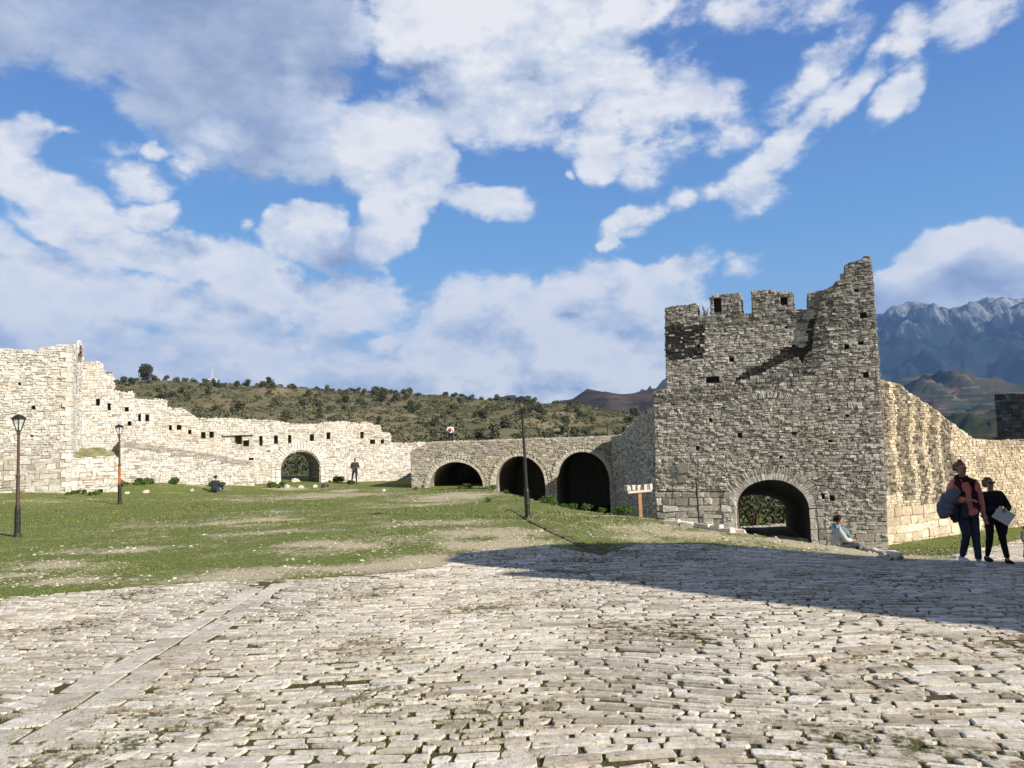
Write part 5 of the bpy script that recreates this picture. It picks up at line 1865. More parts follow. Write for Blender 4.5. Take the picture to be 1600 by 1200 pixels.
# ------------------------------------------------------------------ grass, gravel (uncountable)
def grass_and_gravel():
    n = 150000
    # more tufts nearer to the camera, inside the view
    Y = 9 + 42 * rng.random(n) ** 1.5
    X = (rng.random(n) * 1.5 - .76) * Y
    keep = (cob_fn(X, Y) <= 0) & ~((Y > 31.5) & (Y < 42) & (X > 7) & (X < 14.3)) & (vnoise(X, Y, .5, 21) * .6 + vnoise(X, Y, 2.3, 22) * .6 - bare_fn(X, Y) * .6 > .34)
    X, Y = X[keep], Y[keep]; n = len(X)
    Z = np.concatenate([G(X[i:i + 20000], Y[i:i + 20000]) for i in range(0, n, 20000)])
    h = rng.uniform(.012, .036, n) * (1 + 1.2 * (vnoise(X, Y, 1.5, 30) > .68)); w = rng.uniform(.006, .014, n) * np.clip(Y / 14, 1, 2.6)
    a = rng.random(n) * 6.283; lx, ly = rng.normal(0, .5, n) * h, rng.normal(0, .5, n) * h
    v = np.stack([np.column_stack([X - np.cos(a) * w, Y - np.sin(a) * w, Z - .01]), np.column_stack([X + np.cos(a) * w, Y + np.sin(a) * w, Z - .01]), np.column_stack([X + lx, Y + ly, Z + h])], 1).reshape(-1, 3)
    mb = MB(); mb.add_bulk(v, [np.arange(n * 3).reshape(n, 3)], 0, np.repeat(rng.random(n), 3), np.zeros(n * 3))
    tag(mb.build('grass', MT['grass']), kind='stuff')
    # moss and tiny grass in the joints of the paving
    n = 60000
    Y = 3.0 + 13 * rng.random(n) ** 1.4; X = (rng.random(n) * 1.5 - .75) * (Y + 1)
    keep = (cob_fn(X, Y) > .2) & (vnoise(X, Y, .9, 41) * .7 + vnoise(X, Y, 3.1, 42) * .5 + X * .012 > .66)
    X, Y = X[keep], Y[keep]; n = len(X)
    Z = G(X, Y) - .012
    h = rng.uniform(.012, .032, n); w = rng.uniform(.003, .007, n); a = rng.random(n) * 6.283
    v = np.stack([np.column_stack([X - np.cos(a) * w, Y - np.sin(a) * w, Z]), np.column_stack([X + np.cos(a) * w, Y + np.sin(a) * w, Z]), np.column_stack([X + rng.normal(0, .3, n) * h, Y + rng.normal(0, .3, n) * h, Z + h])], 1).reshape(-1, 3)
    mb = MB(); mb.add_bulk(v, [np.arange(n * 3).reshape(n, 3)], 0, np.repeat(rng.random(n), 3), np.zeros(n * 3))
    tag(mb.build('moss', MT['grass']), kind='stuff')
    # stone chips on the lawn
    n = 16000
    Y = 10 + 40 * rng.random(n) ** 1.2; X = (rng.random(n) * 1.5 - .76) * Y
    keep = (cob_fn(X, Y) <= 0) & (bare_fn(X, Y) + vnoise(X, Y, 1.2, 50) * .5 + rng.random(n) * .25 > .62)
    X, Y = X[keep], Y[keep]; n = len(X); s = rng.uniform(.006, .022, n) * rng.choice([1, 1, 1, 1, 1, 1, 1.9], n)
    q = np.stack([np.column_stack([X - s, Y - s * .8]), np.column_stack([X + s, Y - s]), np.column_stack([X + s * .9, Y + s]), np.column_stack([X - s, Y + s * .8])], 1)
    mb = MB(); stones(mb, q, s * .5, ground3d(lambda uv: uv, .0), rng.uniform(.1, .9, n), np.zeros(n), jit=.008, cham=(.1, .35), inset=.2, sink=.02)
    tag(mb.build('gravel', MT['cobble']), kind='stuff')


grass_and_gravel()


def loose_rocks():
    spots = [(228, 771, 41, .28, 'squarish white rock nearest the left lamp'), (67 + 132, 773, 40, .2, 'small white rock left of the squarish one near the lamp'), (448, 760, 47.6, .35, 'pale rock at the left foot of the low gate arch'), (470, 762, 47.5, .3, 'flat pale rock in front of the middle of the low gate'),
             (492, 760, 48, .3, 'pale rock at the right foot of the low gate arch'), (508, 762, 48, .4, 'dark shaded boulder just right of the low gate'), (461, 752, 51.5, .42, 'grey boulder standing inside the low gate'), (300, 765, 43.5, .25, 'rock right of the squarish one before the long wall'),
             (600, 779, 44, .2, 'small pale rock alone on the lawn before the arcade')]
    for i, (px, py, Y, s, lb) in enumerate(spots):
        p = P3(px, py, Y); mb = MB()
        s *= .72
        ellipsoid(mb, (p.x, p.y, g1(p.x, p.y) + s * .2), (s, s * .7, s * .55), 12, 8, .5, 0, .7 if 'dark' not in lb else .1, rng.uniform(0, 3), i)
        tag(mb.build('rock', MT['pale_g'] if 'dark' not in lb else MT['black']), lb, 'rock')  # the shaded boulder has its shade put into a dark stone colour


loose_rocks()


# ------------------------------------------------------------------ lamps
MT['lamp_dark'] = plain('dark_iron_paint', (.035, .033, .032), .5, .3, 20, .4, .5)
MT['lamp_red'] = plain('rusty_red_paint', (.090, .060, .048), .6, .35, 18, .1)
MT['rust'] = plain('orange_rust', (.42, .12, .04), .8, .4, 14)
gm, gnt, gb = mat_new('lantern_glass'); gb.inputs['Base Color'].default_value = (.85, .88, .86, 1); gb.inputs['Roughness'].default_value = .15
gb.inputs['Alpha'].default_value = .35
MT['glass'] = gm


def lamp(px, py, Y, H, label, glass=True, pole='lamp_dark', rust=False, lean=0.0):
    p = P3(px, py, Y)
    root = empty('street_lamp', (p.x, p.y, g1(p.x, p.y) - .02), 0, label, 'street lamp')
    root.rotation_euler.y = lean
    hl = .47
    mb = MB(); mb.smooth = False
    lathe(mb, [(.12, 0), (.12, .03), (.085, .10), (.078, .12), (.075, .40), (.085, .42), (.085, .45), (.075, .47), (.075, .80), (.062, .86), (.060, .90)], 14)
    mb.build('base', MT['lamp_dark'], root)
    mb = MB()
    lathe(mb, [(.052, .88), (.047, H * .48), (.058, H * .485), (.058, H * .5), (.040, H * .51), (.034, H - hl - .1)], 12)
    mb.build('pole', MT[pole], root)
    if rust:
        mb = MB(); lathe(mb, [(.056, H * .17), (.0535, H * .30), (.053, H * .47)], 12); mb.build('rusty_sleeve', MT['rust'], root)
    mb = MB(); lathe(mb, [(.036, H - hl - .12), (.06, H - hl - .09), (.045, H - hl - .06), (.055, H - hl - .02), (.075, H - hl)], 12); mb.build('collar', MT[pole], root)
    # lantern
    lan = link('lantern', None_mesh_frame(H, hl), root)
    if glass:
        mb = MB()
        n = 6; r0, r1 = .062, .165
        z0, z1 = H - hl + .01, H - .13
        for k in range(n):
            a0, a1 = 2 * math.pi * k / n, 2 * math.pi * (k + 1) / n
            mb.add([(r0 * math.cos(a0), r0 * math.sin(a0), z0), (r0 * math.cos(a1), r0 * math.sin(a1), z0), (r1 * math.cos(a1), r1 * math.sin(a1), z1), (r1 * math.cos(a0), r1 * math.sin(a0), z1)], [(0, 1, 2, 3)])
        mb.build('glass', MT['glass'], lan)
    mb = MB()
    lathe(mb, [(.215, H - .135), (.215, H - .12), (.16, H - .07), (.12, H - .035), (.05, H - .015), (.03, H - .01), (.018, H)], 6)
    mb.build('cap', MT['lamp_dark'], lan)
    return root


def None_mesh_frame(H, hl):
    mb = MB()
    z0, z1 = H - hl, H - .13
    for k in range(6):
        a = 2 * math.pi * k / 6
        tube(mb, [(.065 * math.cos(a), .065 * math.sin(a), z0), (.175 * math.cos(a), .175 * math.sin(a), z1)], .013, 5)
    for (r, z) in ((.066, z0 + .005), (.172, z1)):
        tube(mb, [(r * math.cos(2 * math.pi * k / 6), r * math.sin(2 * math.pi * k / 6), z) for k in range(7)], .009, 5, cap=False)
    tube(mb, [(0, 0, z0), (0, 0, z0 + .12)], .02, 6)
    return mb.mesh('lantern', [MT['lamp_dark']])


lamp(27, 841, 21.7, 3.50, 'street lamp with brown pole and clear glass lantern in front of the bastion', True, 'lamp_red')
lamp(187, 788, 33.3, 3.52, 'street lamp with orange rusted lower pole beside the stone platform', True, 'lamp_red', True, lean=R(-.5))
lamp(825, 811, 21.5, 3.50, 'black street lamp without glass in front of the middle arch', False, 'lamp_dark', lean=R(-1.0))


# ------------------------------------------------------------------ wooden stand with stone blocks
def wooden_stand():
    p = P3(1001, 813, 23.0); z = g1(p.x, p.y)
    root = empty('wooden_stand', (p.x, p.y, z), R(8), 'wooden post with a crossboard carrying a row of grey stone blocks', 'stand')
    mb = MB(); box(mb, (0, 0, .34), (.105, .105, .76), 0, 0, .5, jit=.004); mb.build('post', plain('reddish_wood', (.42, .22, .12), .8, .3, 8), root)
    mb = MB(); box(mb, (.0, -.02, .755), (.74, .16, .07), 0, 0, .5, jit=.006, ry=R(-2)); mb.build('crossboard', plain('pale_board', (.70, .62, .50), .8, .15, 8), root)
    proto = None
    for i, x in enumerate((-.36, -.22, -.08, .13, .29)):
        p2 = root.matrix_basis @ Vector((x, 0, .79 + .085 + x * .03))
        mb = MB(); box(mb, (0, 0, 0), (.135, .2, .15), 0, 0, .6, jit=.018); 
        o = mb.build('stone_block', MT['slab'] if i % 2 else MT['grey']); o.location = p2; o.rotation_euler.z = R(20 + i * 9)
        tag(o, ['leftmost', 'second', 'middle', 'fourth', 'rightmost'][i] + ' stone block on the crossboard of the wooden stand', 'stone block')


wooden_stand()


def iron_post():
    p = gpix(1093, 823); z = g1(p.x, p.y); Y = p.y
    h = 76 / FOC * Y
    root = empty('iron_post', (p.x, p.y, z), 0, 'thin black iron post with a small bracket, in front of the tower', 'post')
    root.rotation_euler.y = R(-1.2)
    mb = MB(); tube(mb, [(0, 0, -.1), (0, 0, h)], .024, 8); mb.build('pole', MT['lamp_dark'], root)
    mb = MB(); tube(mb, [(0, 0, h - .05), (-.06, 0, h + .02), (-.16, 0, h + .02)], .018, 6); box(mb, (-.16, 0, h + .02), (.12, .08, .05), 0); mb.build('bracket', MT['lamp_dark'], root)


iron_post()


# ------------------------------------------------------------------ railings on the terrace
def railing(pts, label):
    P_ = [P3(px, py, Y) for px, py, Y in pts]
    zs = 1.22
    root = empty('railing', (P_[0].x, P_[0].y, zs), 0, label, 'railing')
    O = Vector((P_[0].x, P_[0].y, zs))
    for p in P_:
        mb = MB(); q = Vector((p.x, p.y, p.z)) - O
        tube(mb, [(q.x, q.y, -.1), (q.x, q.y, q.z)], .03, 6); mb.build('post', MT['lamp_dark'], root)
    for f in (1.0, .5):
        mb = MB()
        tube(mb, [((p - O).x, (p - O).y, (p - O).z * f) for p in P_], .022, 6, cap=True); mb.build('rail', MT['lamp_dark'], root)


railing([(728, 673, 56.5), (752, 672.5, 56.2)], 'short black metal railing on the terrace right of the person in white')
railing([(886, 668, 55.0), (917, 667, 54.6), (949, 665.5, 54.2)], 'longer black metal railing on the terrace above the third arch')
railing([(665, 676, 56.8), (697, 675, 56.6)], 'black metal railing on the terrace left of the person in white')

# ------------------------------------------------------------------ people
def skin(nodes, edges, root, sub=2):
    keys = list(nodes)
    me = bpy.data.meshes.new('tmp')
    me.from_pydata([nodes[k][:3] for k in keys], [(keys.index(a), keys.index(b)) for a, b in edges], [])
    o = bpy.data.objects.new('tmp', me); COL.objects.link(o)
    m = o.modifiers.new('s', 'SKIN'); m.use_smooth_shade = True
    sv = me.skin_vertices[0].data
    for i, k in enumerate(keys):
        r = nodes[k][3]
        sv[i].radius = r if isinstance(r, tuple) else (r, r)
        sv[i].use_root = (k == root)
    u = o.modifiers.new('u', 'SUBSURF'); u.levels = sub; u.render_levels = sub
    bpy.context.view_layer.update()
    dg = bpy.context.evaluated_depsgraph_get()
    res = bpy.data.meshes.new_from_object(o.evaluated_get(dg))
    bpy.data.objects.remove(o)
    return res


def hand_nodes(nodes, edges, w, el, key, side):
    """palm and five fingers continuing the forearm"""
    W_ = Vector(nodes[w][:3]); E_ = Vector(nodes[el][:3])
    d = (W_ - E_).normalized(); ref = Vector((0, -1, 0)) if abs(d.y) < .8 else Vector((0, 0, 1))
    s = d.cross(ref).normalized() * side; c = s.cross(d).normalized()
    if c.y > 0: c = -c
    pm = W_ + d * .07
    nodes[key + 'p'] = (*pm, (.030, .018)); edges.append((w, key + 'p'))
    for i, (off, ln) in enumerate(((-.027, .062), (-.009, .072), (.009, .068), (.026, .052))):
        b = pm + d * .028 + s * off; t1 = b + d * ln * .5 + c * .008; t2 = t1 + d * ln * .4 + c * .022
        nodes[f'{key}{i}a'] = (*b, .0105); nodes[f'{key}{i}b'] = (*t1, .009); nodes[f'{key}{i}c'] = (*t2, .0075)
        edges += [(key + 'p', f'{key}{i}a'), (f'{key}{i}a', f'{key}{i}b'), (f'{key}{i}b', f'{key}{i}c')]
    b = W_ + d * .035 + s * -.032; t = b + d * .035 - s * .018 + c * .01
    nodes[key + 't'] = (*b, .011); nodes[key + 'u'] = (*t, .009)
    edges += [(w, key + 't'), (key + 't', key + 'u')]


def folds(me, seed, amp):
    ns = [v_.normal.copy() for v_ in me.vertices]
    for v_, nn_ in zip(me.vertices, ns):
        c_ = v_.co
        a_ = mnoise.noise(Vector((c_.x * 9 + seed, c_.y * 9, c_.z * 5 + 4 * c_.x))) + .6 * mnoise.noise(Vector((c_.x * 6, c_.y * 6 + seed, c_.z * 24)))
        v_.co = c_ + nn_ * (a_ * amp)


def person(loc, rz, J, label, skincol, top, legs, shoe, hair, hairlen=.0, scale=1.0, hat=False, glasses=False, topr=1.0, hem=None):
    """J: joint dictionary for torso, limbs and head"""
    root = empty('person', loc, rz, label, 'person')
    root.scale = (scale,) * 3
    N_ = {}; E_ = []
    pel, che, nek, hed = J['pel'], J['che'], J['nek'], J['hed']
    mid = tuple((pel[i] + che[i]) / 2 for i in range(3))
    N_['pel'] = (*pel, (.135, .105)); N_['mid'] = (*mid, (.10, .08)); N_['che'] = (*che, (.115, .08)); N_['nkb'] = (*nek, .055)
    hv = Vector(hed) - Vector(nek); L = hv.length; u = hv.normalized()
    face = Vector(J.get('face', (0, -1, 0))).normalized()
    c1 = Vector(nek) + u * (L * .35)
    N_['nk2'] = (*c1, .048); c2 = Vector(nek) + u * (L * .62) + face * .018; N_['jaw'] = (*c2, (.060, .066)); c3 = Vector(hed) + u * .01; N_['hed'] = (*c3, (.078, .088)); c4 = Vector(hed) + u * .075; N_['top'] = (*c4, (.055, .065))
    E_ += [('pel', 'mid'), ('mid', 'che'), ('che', 'nkb'), ('nkb', 'nk2'), ('nk2', 'jaw'), ('jaw', 'hed'), ('hed', 'top')]
    for s, k in ((-1, 'l'), (1, 'r')):
        N_['sh' + k] = (*J['sh' + k], .045); N_['el' + k] = (*J['el' + k], .040); N_['wr' + k] = (*J['wr' + k], .027)
        E_ += [('che', 'sh' + k), ('sh' + k, 'el' + k), ('el' + k, 'wr' + k)]
        hand_nodes(N_, E_, 'wr' + k, 'el' + k, 'h' + k, s)
        N_['hi' + k] = (*J['hi' + k], .085); N_['kn' + k] = (*J['kn' + k], .056); N_['an' + k] = (*J['an' + k], .038)
        t = Vector(J['an' + k]) + Vector(J.get('toe', (0, -1, 0))) * .13 + Vector((0, 0, -.045))
        N_['to' + k] = (*t, (.036, .026))
        E_ += [('pel', 'hi' + k), ('hi' + k, 'kn' + k), ('kn' + k, 'an' + k), ('an' + k, 'to' + k)]
    body = link('body', skin(N_, E_, 'pel', 2), root); body.data.materials.append(skincol)
    # face
    mb = MB(); mb.smooth = True
    sd = face.cross(Vector((0, 0, 1))).normalized()
    nose = Vector(hed) + face * .088 - u * .015
    tube(mb, [nose + u * .03, nose + face * .018 - u * .012, nose - u * .02], [.006, .012, .008], 6)
    fo = mb.build('nose', skincol, root)
    for s in (-1, 1):
        mb = MB(); e = Vector(hed) + face * .080 + sd * .030 * s + u * .018; ellipsoid(mb, e, (.012, .010, .007), 8, 5)
        mb.build('eye', MT['dark_cloth'], root)
    mb = MB(); e = Vector(hed) + face * .080 - u * .048; ellipsoid(mb, e, (.022, .010, .006), 8, 4); mb.build('mouth', MT['lip'], root)
    for s in (-1, 1):
        mb = MB(); e = Vector(hed) + sd * .080 * s; ellipsoid(mb, e, (.012, .016, .028), 8, 5)
        mb.build('ear', skincol, root)
    if glasses:
        mb = MB()
        for s in (-1, 1):
            e = Vector(hed) + face * .092 + sd * .034 * s + u * .016; ellipsoid(mb, e, (.030, .014, .020), 10, 6)
            tube(mb, [e + sd * .02 * s, Vector(hed) + sd * .088 * s + u * .015], .005, 5)
        tube(mb, [Vector(hed) + face * .10 - sd * .02 + u * .018, Vector(hed) + face * .10 + sd * .02 + u * .018], .005, 5)
        mb.build('sunglasses', MT['black_gloss'], root)
    # hair: cap of the skull open at the face
    mb = MB(); mb.smooth = True
    ctr = Vector(hed) + u * .026 - face * .034
    ellipsoid(mb, ctr, (.087, .086, .088), 14, 10, .12, 0, .5)
    if hairlen > 0:
        tube(mb, [ctr - face * .04, ctr - face * .06 - u * (.05 + hairlen * .5), ctr - face * .04 - u * (.06 + hairlen)], [.085, .075, .045], 9)
    mb.build('hair', hair, root)
    # upper garment
    g = {}; e = []
    hz_ = hem if hem is not None else pel
    g['pel'] = (*hz_, (.165 * topr, .13 * topr)); g['mid'] = (*mid, (.145 * topr, .115 * topr)); g['che'] = (*che, (.165 * topr, .122 * topr)); g['nkb'] = (nek[0], nek[1], nek[2] - .015, .075)
    if hem is not None:
        g['hp'] = ((hz_[0] + mid[0]) / 2, (hz_[1] + mid[1]) / 2, (hz_[2] + mid[2]) / 2, (.175 * topr, .145 * topr)); g['pel'] = (*hz_, (.185 * topr, .15 * topr))
        e += [('pel', 'hp'), ('hp', 'mid'), ('mid', 'che'), ('che', 'nkb')]
    else: e += [('pel', 'mid'), ('mid', 'che'), ('che', 'nkb')]
    for k in 'lr':
        w = Vector(J['wr' + k]); el = Vector(J['el' + k]); w2 = el + (w - el) * .93
        g['sh' + k] = (*J['sh' + k], .074 * topr); g['el' + k] = (*J['el' + k], .058 * topr); g['wr' + k] = (*w2, .044 * topr)
        e += [('che', 'sh' + k), ('sh' + k, 'el' + k), ('el' + k, 'wr' + k)]
    o = link('jacket', skin(g, e, 'mid', 3), root); o.data.materials.append(top); folds(o.data, 3, .011)
    g = {}; e = []
    g['pel'] = (*pel, (.148, .118))
    for k in 'lr':
        a = Vector(J['an' + k]); kn = Vector(J['kn' + k])
        g['hi' + k] = (*J['hi' + k], .100); g['kn' + k] = (*J['kn' + k], .068); g['an' + k] = (*(kn + (a - kn) * .93), .050)
        e += [('pel', 'hi' + k), ('hi' + k, 'kn' + k), ('kn' + k, 'an' + k)]
    o = link('trousers', skin(g, e, 'pel', 3), root); o.data.materials.append(legs); folds(o.data, 9, .008)
    for k in 'lr':
        a = Vector(J['an' + k]); t = Vector(J.get('toe', (0, -1, 0)))
        mb = MB(); mb.smooth = True
        c = a + t * .055 + Vector((0, 0, -.035))
        ang = math.atan2(t.y, t.x)
        ellipsoid(mb, c, (.135, .052, .048), 14, 8, 0, 0, .5, ang)
        ellipsoid(mb, a + Vector((0, 0, -.01)) - t * .01, (.058, .045, .05), 12, 6, 0, 0, .5, ang)
        mb.build('shoe', shoe, root)
    return root


MT['skin'] = plain('skin', (.42, .24, .17), .6, .06, 4)
MT['lip'] = plain('lips', (.32, .11, .09), .5, .05)
MT['dark_cloth'] = plain('black_cloth', (.010, .010, .012), .9, .3, 20)
MT['black_gloss'] = plain('black_plastic', (.008, .008, .01), .15, .1)
MT['pink'] = plain('salmon_jacket', (.66, .23, .19), .85, .18, 9)
MT['jeans'] = plain('dark_denim', (.025, .035, .062), .9, .3, 30)
MT['white_shoe'] = plain('white_trainers', (.62, .63, .72), .6, .1)
MT['brown_hair'] = plain('auburn_hair', (.20, .09, .06), .7, .35, 30)
MT['dark_hair'] = plain('dark_hair', (.012, .009, .008), .6, .3, 30)
MT['maroon'] = plain('maroon_scarf', (.050, .012, .020), .95, .3, 20)
MT['greyblue'] = plain('grey_blue_jacket', (.13, .14, .19), .85, .2, 9)
MT['bluegrey_dark'] = plain('slate_cloth', (.035, .042, .060), .9, .25, 12)
MT['paper'] = plain('white_paper', (.72, .74, .80), .7, .03)
MT['white_cloth'] = plain('white_jacket', (.80, .78, .78), .8, .05)
MT['redbag'] = plain('red_pack', (.45, .05, .07), .8, .2)
MT['olive_cloth'] = plain('dark_olive_cloth', (.045, .042, .030), .9, .3, 12)
MT['teal'] = plain('pale_teal_scarf', (.14, .24, .28), .9, .25, 14)
MT['grey_cloth'] = plain('light_grey_shirt', (.42, .45, .45), .9, .15, 10)

# woman in salmon jacket
p = gpix(1518, 885)
LZ = p.z
w1 = dict(pel=(-.01, 0, .93), che=(-.03, -.02, 1.26), nek=(-.05, -.02, 1.43), hed=(-.075, -.05, 1.60), shl=(-.20, -.01, 1.36), shr=(.16, 0, 1.35),
          ell=(-.30, .02, 1.10), wrl=(-.13, -.24, 1.10), elr=(.24, .03, 1.08), wrr=(.25, -.03, .83),
          hil=(-.10, 0, .90), hir=(.09, 0, .90), knl=(-.10, -.10, .50), knr=(.07, -.06, .49), anl=(-.055, .16, .12), anr=(.03, -.16, .085), face=(.05, -1, -.12))
W1 = person((p.x, p.y, LZ), 0, w1, 'taller walking woman in a salmon jacket, jeans, white trainers and dark scarf', MT['skin'], MT['pink'], MT['jeans'], MT['white_shoe'], MT['brown_hair'], .04, 0.985, topr=1.12, hem=(-.01, 0, .80))
mb = MB(); mb.smooth = True
tube(mb, [(-.13, .0, 1.42), (-.17, -.10, 1.36), (-.15, -.16, 1.2), (-.13, -.155, 1.14)], [.045, .055, .045, .03], 9)
tube(mb, [(.03, .0, 1.42), (.05, -.12, 1.38), (.04, -.165, 1.2), (.045, -.185, 1.04), (.04, -.18, .97)], [.045, .06, .05, .045, .03], 9)
tube(mb, [(-.13, 0, 1.43), (-.05, .07, 1.46), (.03, 0, 1.43), (0.0, -.07, 1.41), (-.10, -.07, 1.41)], [.05, .05, .05, .05, .05], 9)
mb.build('scarf', MT['maroon'], W1)
mb = MB(); mb.smooth = True
ellipsoid(mb, (-.075, -.02, 1.715), (.040, .045, .032), 10, 7); ellipsoid(mb, (-.078, -.02, 1.68), (.06, .065, .03), 12, 6)
mb.build('hair_bun', MT['brown_hair'], W1)
mb = MB(); mb.smooth = True
tube(mb, [(-.13, -.14, 1.04), (-.13, -.15, .92), (-.13, -.13, .82)], [.05, .06, .05], 12); mb.build('shirt', MT['bluegrey_dark'], W1)

# folded grey jacket over her arm
def cloth_bundle(name, pts, rad, mat, loc, label, cat, seed, squash=1.0):
    k_ = np.linspace(0, len(pts) - 1, 28); ii = np.arange(len(pts))
    pts = [tuple(np.interp(t, ii, [p_[c_] for p_ in pts]) for c_ in range(3)) for t in k_]; rad = [float(np.interp(t, ii, rad)) for t in k_]
    rad = [r_ * (1 + .10 * math.sin(j_ * 1.3 + seed)) for j_, r_ in enumerate(rad)]
    mb = MB(); mb.smooth = True
    tube(mb, pts, rad, 26)
    o = mb.build(name, mat); o.location = loc
    for v_ in o.data.vertices:
        v_.co += Vector([mnoise.noise(v_.co * 9 + Vector((seed, i * 5, 0))) * .022 for i in range(3)])
    return tag(o, label, cat)


cloth_bundle('folded_jacket', [(-.17, -.12, 1.20), (-.27, -.12, 1.17), (-.37, -.10, 1.08), (-.41, -.08, .95), (-.42, -.07, .84), (-.40, -.07, .80)], [.04, .095, .11, .115, .10, .05], MT['greyblue'], (p.x, p.y, LZ), 'puffy grey blue jacket folded over the arm of the woman in salmon', 'jacket', 2)
cloth_bundle('dark_bag', [(-.24, -.06, 1.06), (-.25, -.05, .95), (-.24, -.04, .82), (-.22, -.04, .72)], [.06, .085, .08, .04], MT['bluegrey_dark'], (p.x, p.y, LZ), 'dark slate bag hanging beside the hip of the woman in salmon', 'bag', 5)

# second woman in black
q = gpix(1558, 881)
w2 = dict(pel=(0, 0, .93), che=(0, .0, 1.26), nek=(-.015, -.01, 1.42), hed=(-.05, -.03, 1.60), shl=(-.18, 0, 1.36), shr=(.18, 0, 1.36),
          ell=(-.22, -.03, 1.08), wrl=(-.06, -.24, 1.08), elr=(.29, -.05, 1.08), wrr=(.09, -.25, 1.09),
          hil=(-.09, 0, .90), hir=(.09, 0, .90), knl=(-.14, -.06, .50), knr=(.10, -.08, .49), anl=(-.12, .12, .11), anr=(.14, -.12, .085), face=(.06, -1, -.08))
W2 = person((q.x, q.y, q.z), 0, w2, 'shorter walking woman in black clothes and sunglasses holding a white sheet', MT['skin'], MT['dark_cloth'], MT['dark_cloth'], MT['dark_cloth'], MT['brown_hair'], .06, .87, glasses=True, topr=1.15, hem=(0, 0, .80))
mb = MB(); mb.smooth = True; tube(mb, [(.20, .02, .95), (.22, .02, .75), (.20, .02, .58), (.17, .02, .50)], [.06, .07, .05, .01], 9); mb.build('coat_tail', MT['dark_cloth'], W2)
mb = MB(); a = R(-32)
c_ = Vector((.02, -.30, .97)) * .87
hx, hy, ux = .155, .11, .0
vv = []
for (sx, sy) in ((-1, -1), (1, -1), (1, 1), (-1, 1)):
    x_, z_ = sx * hx, sy * hy
    vv.append((c_.x + x_ * math.cos(a) - z_ * math.sin(a), c_.y - .03 * sy, c_.z + x_ * math.sin(a) + z_ * math.cos(a)))
vb = [(x_, y_ + .006, z_) for x_, y_, z_ in vv]
mb.add(vv + vb, [(0, 1, 2, 3), (7, 6, 5, 4), (0, 4, 5, 1), (1, 5, 6, 2), (2, 6, 7, 3), (3, 7, 4, 0)])
o = mb.build('paper_sheet', MT['paper']); o.location = (q.x, q.y, q.z); tag(o, 'white sheet of paper held by the woman in black', 'paper')

# child mostly outside the right edge
c3 = gpix(1606, 872)
w3 = dict(w2); w3['wrl'] = (-.2, -.06, .86); w3['wrr'] = (.28, -.06, .86)
person((c3.x + .0, c3.y, c3.z), 0, w3, 'child in grey blue clothes cut off by the right edge of the picture', MT['skin'], MT['greyblue'], MT['greyblue'], MT['dark_cloth'], MT['brown_hair'], .05, .40, topr=1.25, hem=(0, 0, .80))

# person sitting by the tower, turned to the right
def seat_pose(side=1):
    return dict(pel=(-.12, 0, .42), che=(-.10, 0, .80), nek=(-.05, 0, .95), hed=(.0, 0, 1.10), shl=(-.09, -.17, .88), shr=(-.09, .17, .88),
                ell=(.02, -.22, .62), wrl=(.24, -.10, .60), elr=(.02, .22, .62), wrr=(.26, .04, .62),
                hil=(-.05, -.09, .42), hir=(-.05, .09, .42), knl=(.36, -.12, .50), knr=(.36, .12, .50), anl=(.34, -.12, .08), anr=(.36, .12, .08), face=(1, -.25, -.45), toe=(1, 0, 0))


hs = P3(1312, 812, 19.0)
gz = g1(hs.x, hs.y + .0)
base = hs.z - 1.10
S1 = person((hs.x, hs.y, base), 0, seat_pose(), 'person in a grey top and pale teal scarf sitting hunched against the tower foot', MT['skin'], MT['grey_cloth'], MT['bluegrey_dark'], MT['dark_cloth'], MT['dark_hair'], .05, 1.0, topr=1.2)
mb = MB(); mb.smooth = True
tube(mb, [(-.14, -.10, .93), (-.02, -.17, .90), (.10, -.17, .76), (.20, -.12, .64)], [.05, .055, .05, .035], 9)
tube(mb, [(-.14, -.10, .93), (-.12, .05, .97), (0.0, .10, .93), (.06, -.04, .88), (-.02, -.15, .90)], .05, 9)
mb.build('scarf', MT['teal'], S1)
mb = MB(); ellipsoid(mb, (hs.x - .12, hs.y, base + .12), (.30, .24, .21), 14, 8, .4, 0, .5, .3, 4)
ellipsoid(mb, (hs.x + .05, hs.y + .05, base - .15), (.55, .4, .25), 14, 8, .4, 0, .4, .3, 9)
tag(mb.build('seat_boulder', MT['grey']), 'grey boulder under the person sitting at the tower foot', 'boulder')
cloth_bundle('shoulder_bag', [(.20, -.20, .38), (.27, -.20, .28), (.27, -.20, .14)], [.06, .12, .07], MT['dark_cloth'], (hs.x, hs.y, base), 'dark bag with straps on the lap of the person by the tower', 'bag', 7)

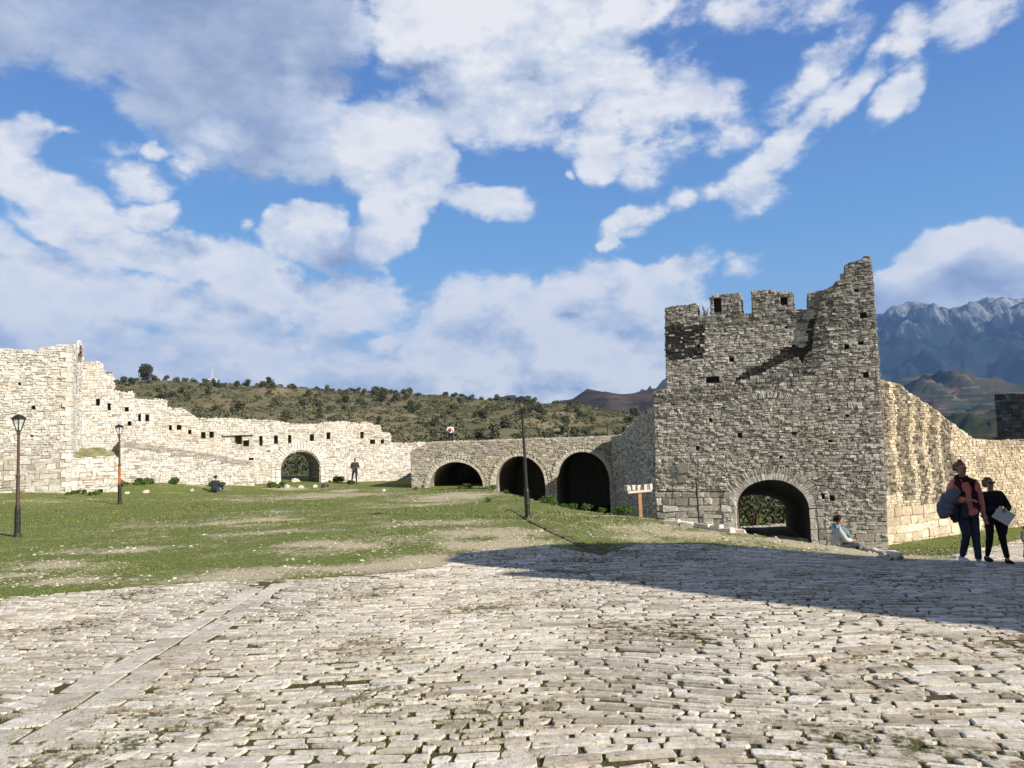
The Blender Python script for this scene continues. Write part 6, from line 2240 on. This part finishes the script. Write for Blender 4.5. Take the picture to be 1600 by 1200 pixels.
# man sitting on the lawn, seen from behind
g = P3(335, 769, 44); gz = g1(g.x, g.y)
sp_ = dict(pel=(0, 0, .14), che=(0, -.08, .50), nek=(0, -.12, .65), hed=(.02, -.16, .80), shl=(-.19, -.07, .58), shr=(.19, -.07, .58), ell=(-.27, -.22, .36), wrl=(-.12, -.38, .42), elr=(.27, -.22, .36), wrr=(.10, -.38, .42),
           hil=(-.10, -.03, .14), hir=(.10, -.03, .14), knl=(-.18, -.36, .42), knr=(.18, -.36, .42), anl=(-.12, -.62, .08), anr=(.12, -.62, .08), face=(.1, -1, -.2))
person((g.x, g.y, gz), R(168), sp_, 'person in dark clothes sitting on the lawn facing the long wall', MT['skin'], MT['bluegrey_dark'], MT['jeans'], MT['greyblue'], MT['dark_hair'], 0, 1.08, topr=1.15)

# man walking near the wall
g = P3(555, 757, 50); gz = g1(g.x, g.y)
ws = dict(pel=(0, 0, .93), che=(0, .0, 1.26), nek=(0, -.01, 1.43), hed=(.02, -.03, 1.60), shl=(-.19, 0, 1.37), shr=(.19, 0, 1.37), ell=(-.23, .03, 1.08), wrl=(-.10, -.18, 1.02), elr=(.25, .03, 1.10), wrr=(.12, -.20, 1.10),
          hil=(-.09, 0, .90), hir=(.09, 0, .90), knl=(-.16, -.04, .50), knr=(.08, -.03, .49), anl=(-.26, .05, .09), anr=(.10, -.04, .085), face=(.5, -1, 0))
person((g.x, g.y, gz), R(15), ws, 'man in dark clothes standing with feet apart before the wall right of the low gate', MT['skin'], MT['olive_cloth'], MT['jeans'], MT['dark_cloth'], MT['dark_hair'], 0, 1.0, topr=1.1)

# person on the terrace in white jacket with red backpack
g = P3(704, 688, 56)
W4 = person((g.x, g.y, 1.32), R(180), ws, 'person in a white jacket on the terrace above the arcade seen from behind', MT['skin'], MT['white_cloth'], MT['dark_cloth'], MT['dark_cloth'], MT['dark_hair'], .03, 1.0, topr=1.0)
mb = MB(); mb.smooth = True
ellipsoid(mb, (g.x + .03, g.y - .17, 1.32 + 1.20), (.10, .07, .15), 12, 9)
o = mb.build('red_backpack', MT['redbag']); tag(o, 'small red backpack worn by the person on the terrace', 'backpack')
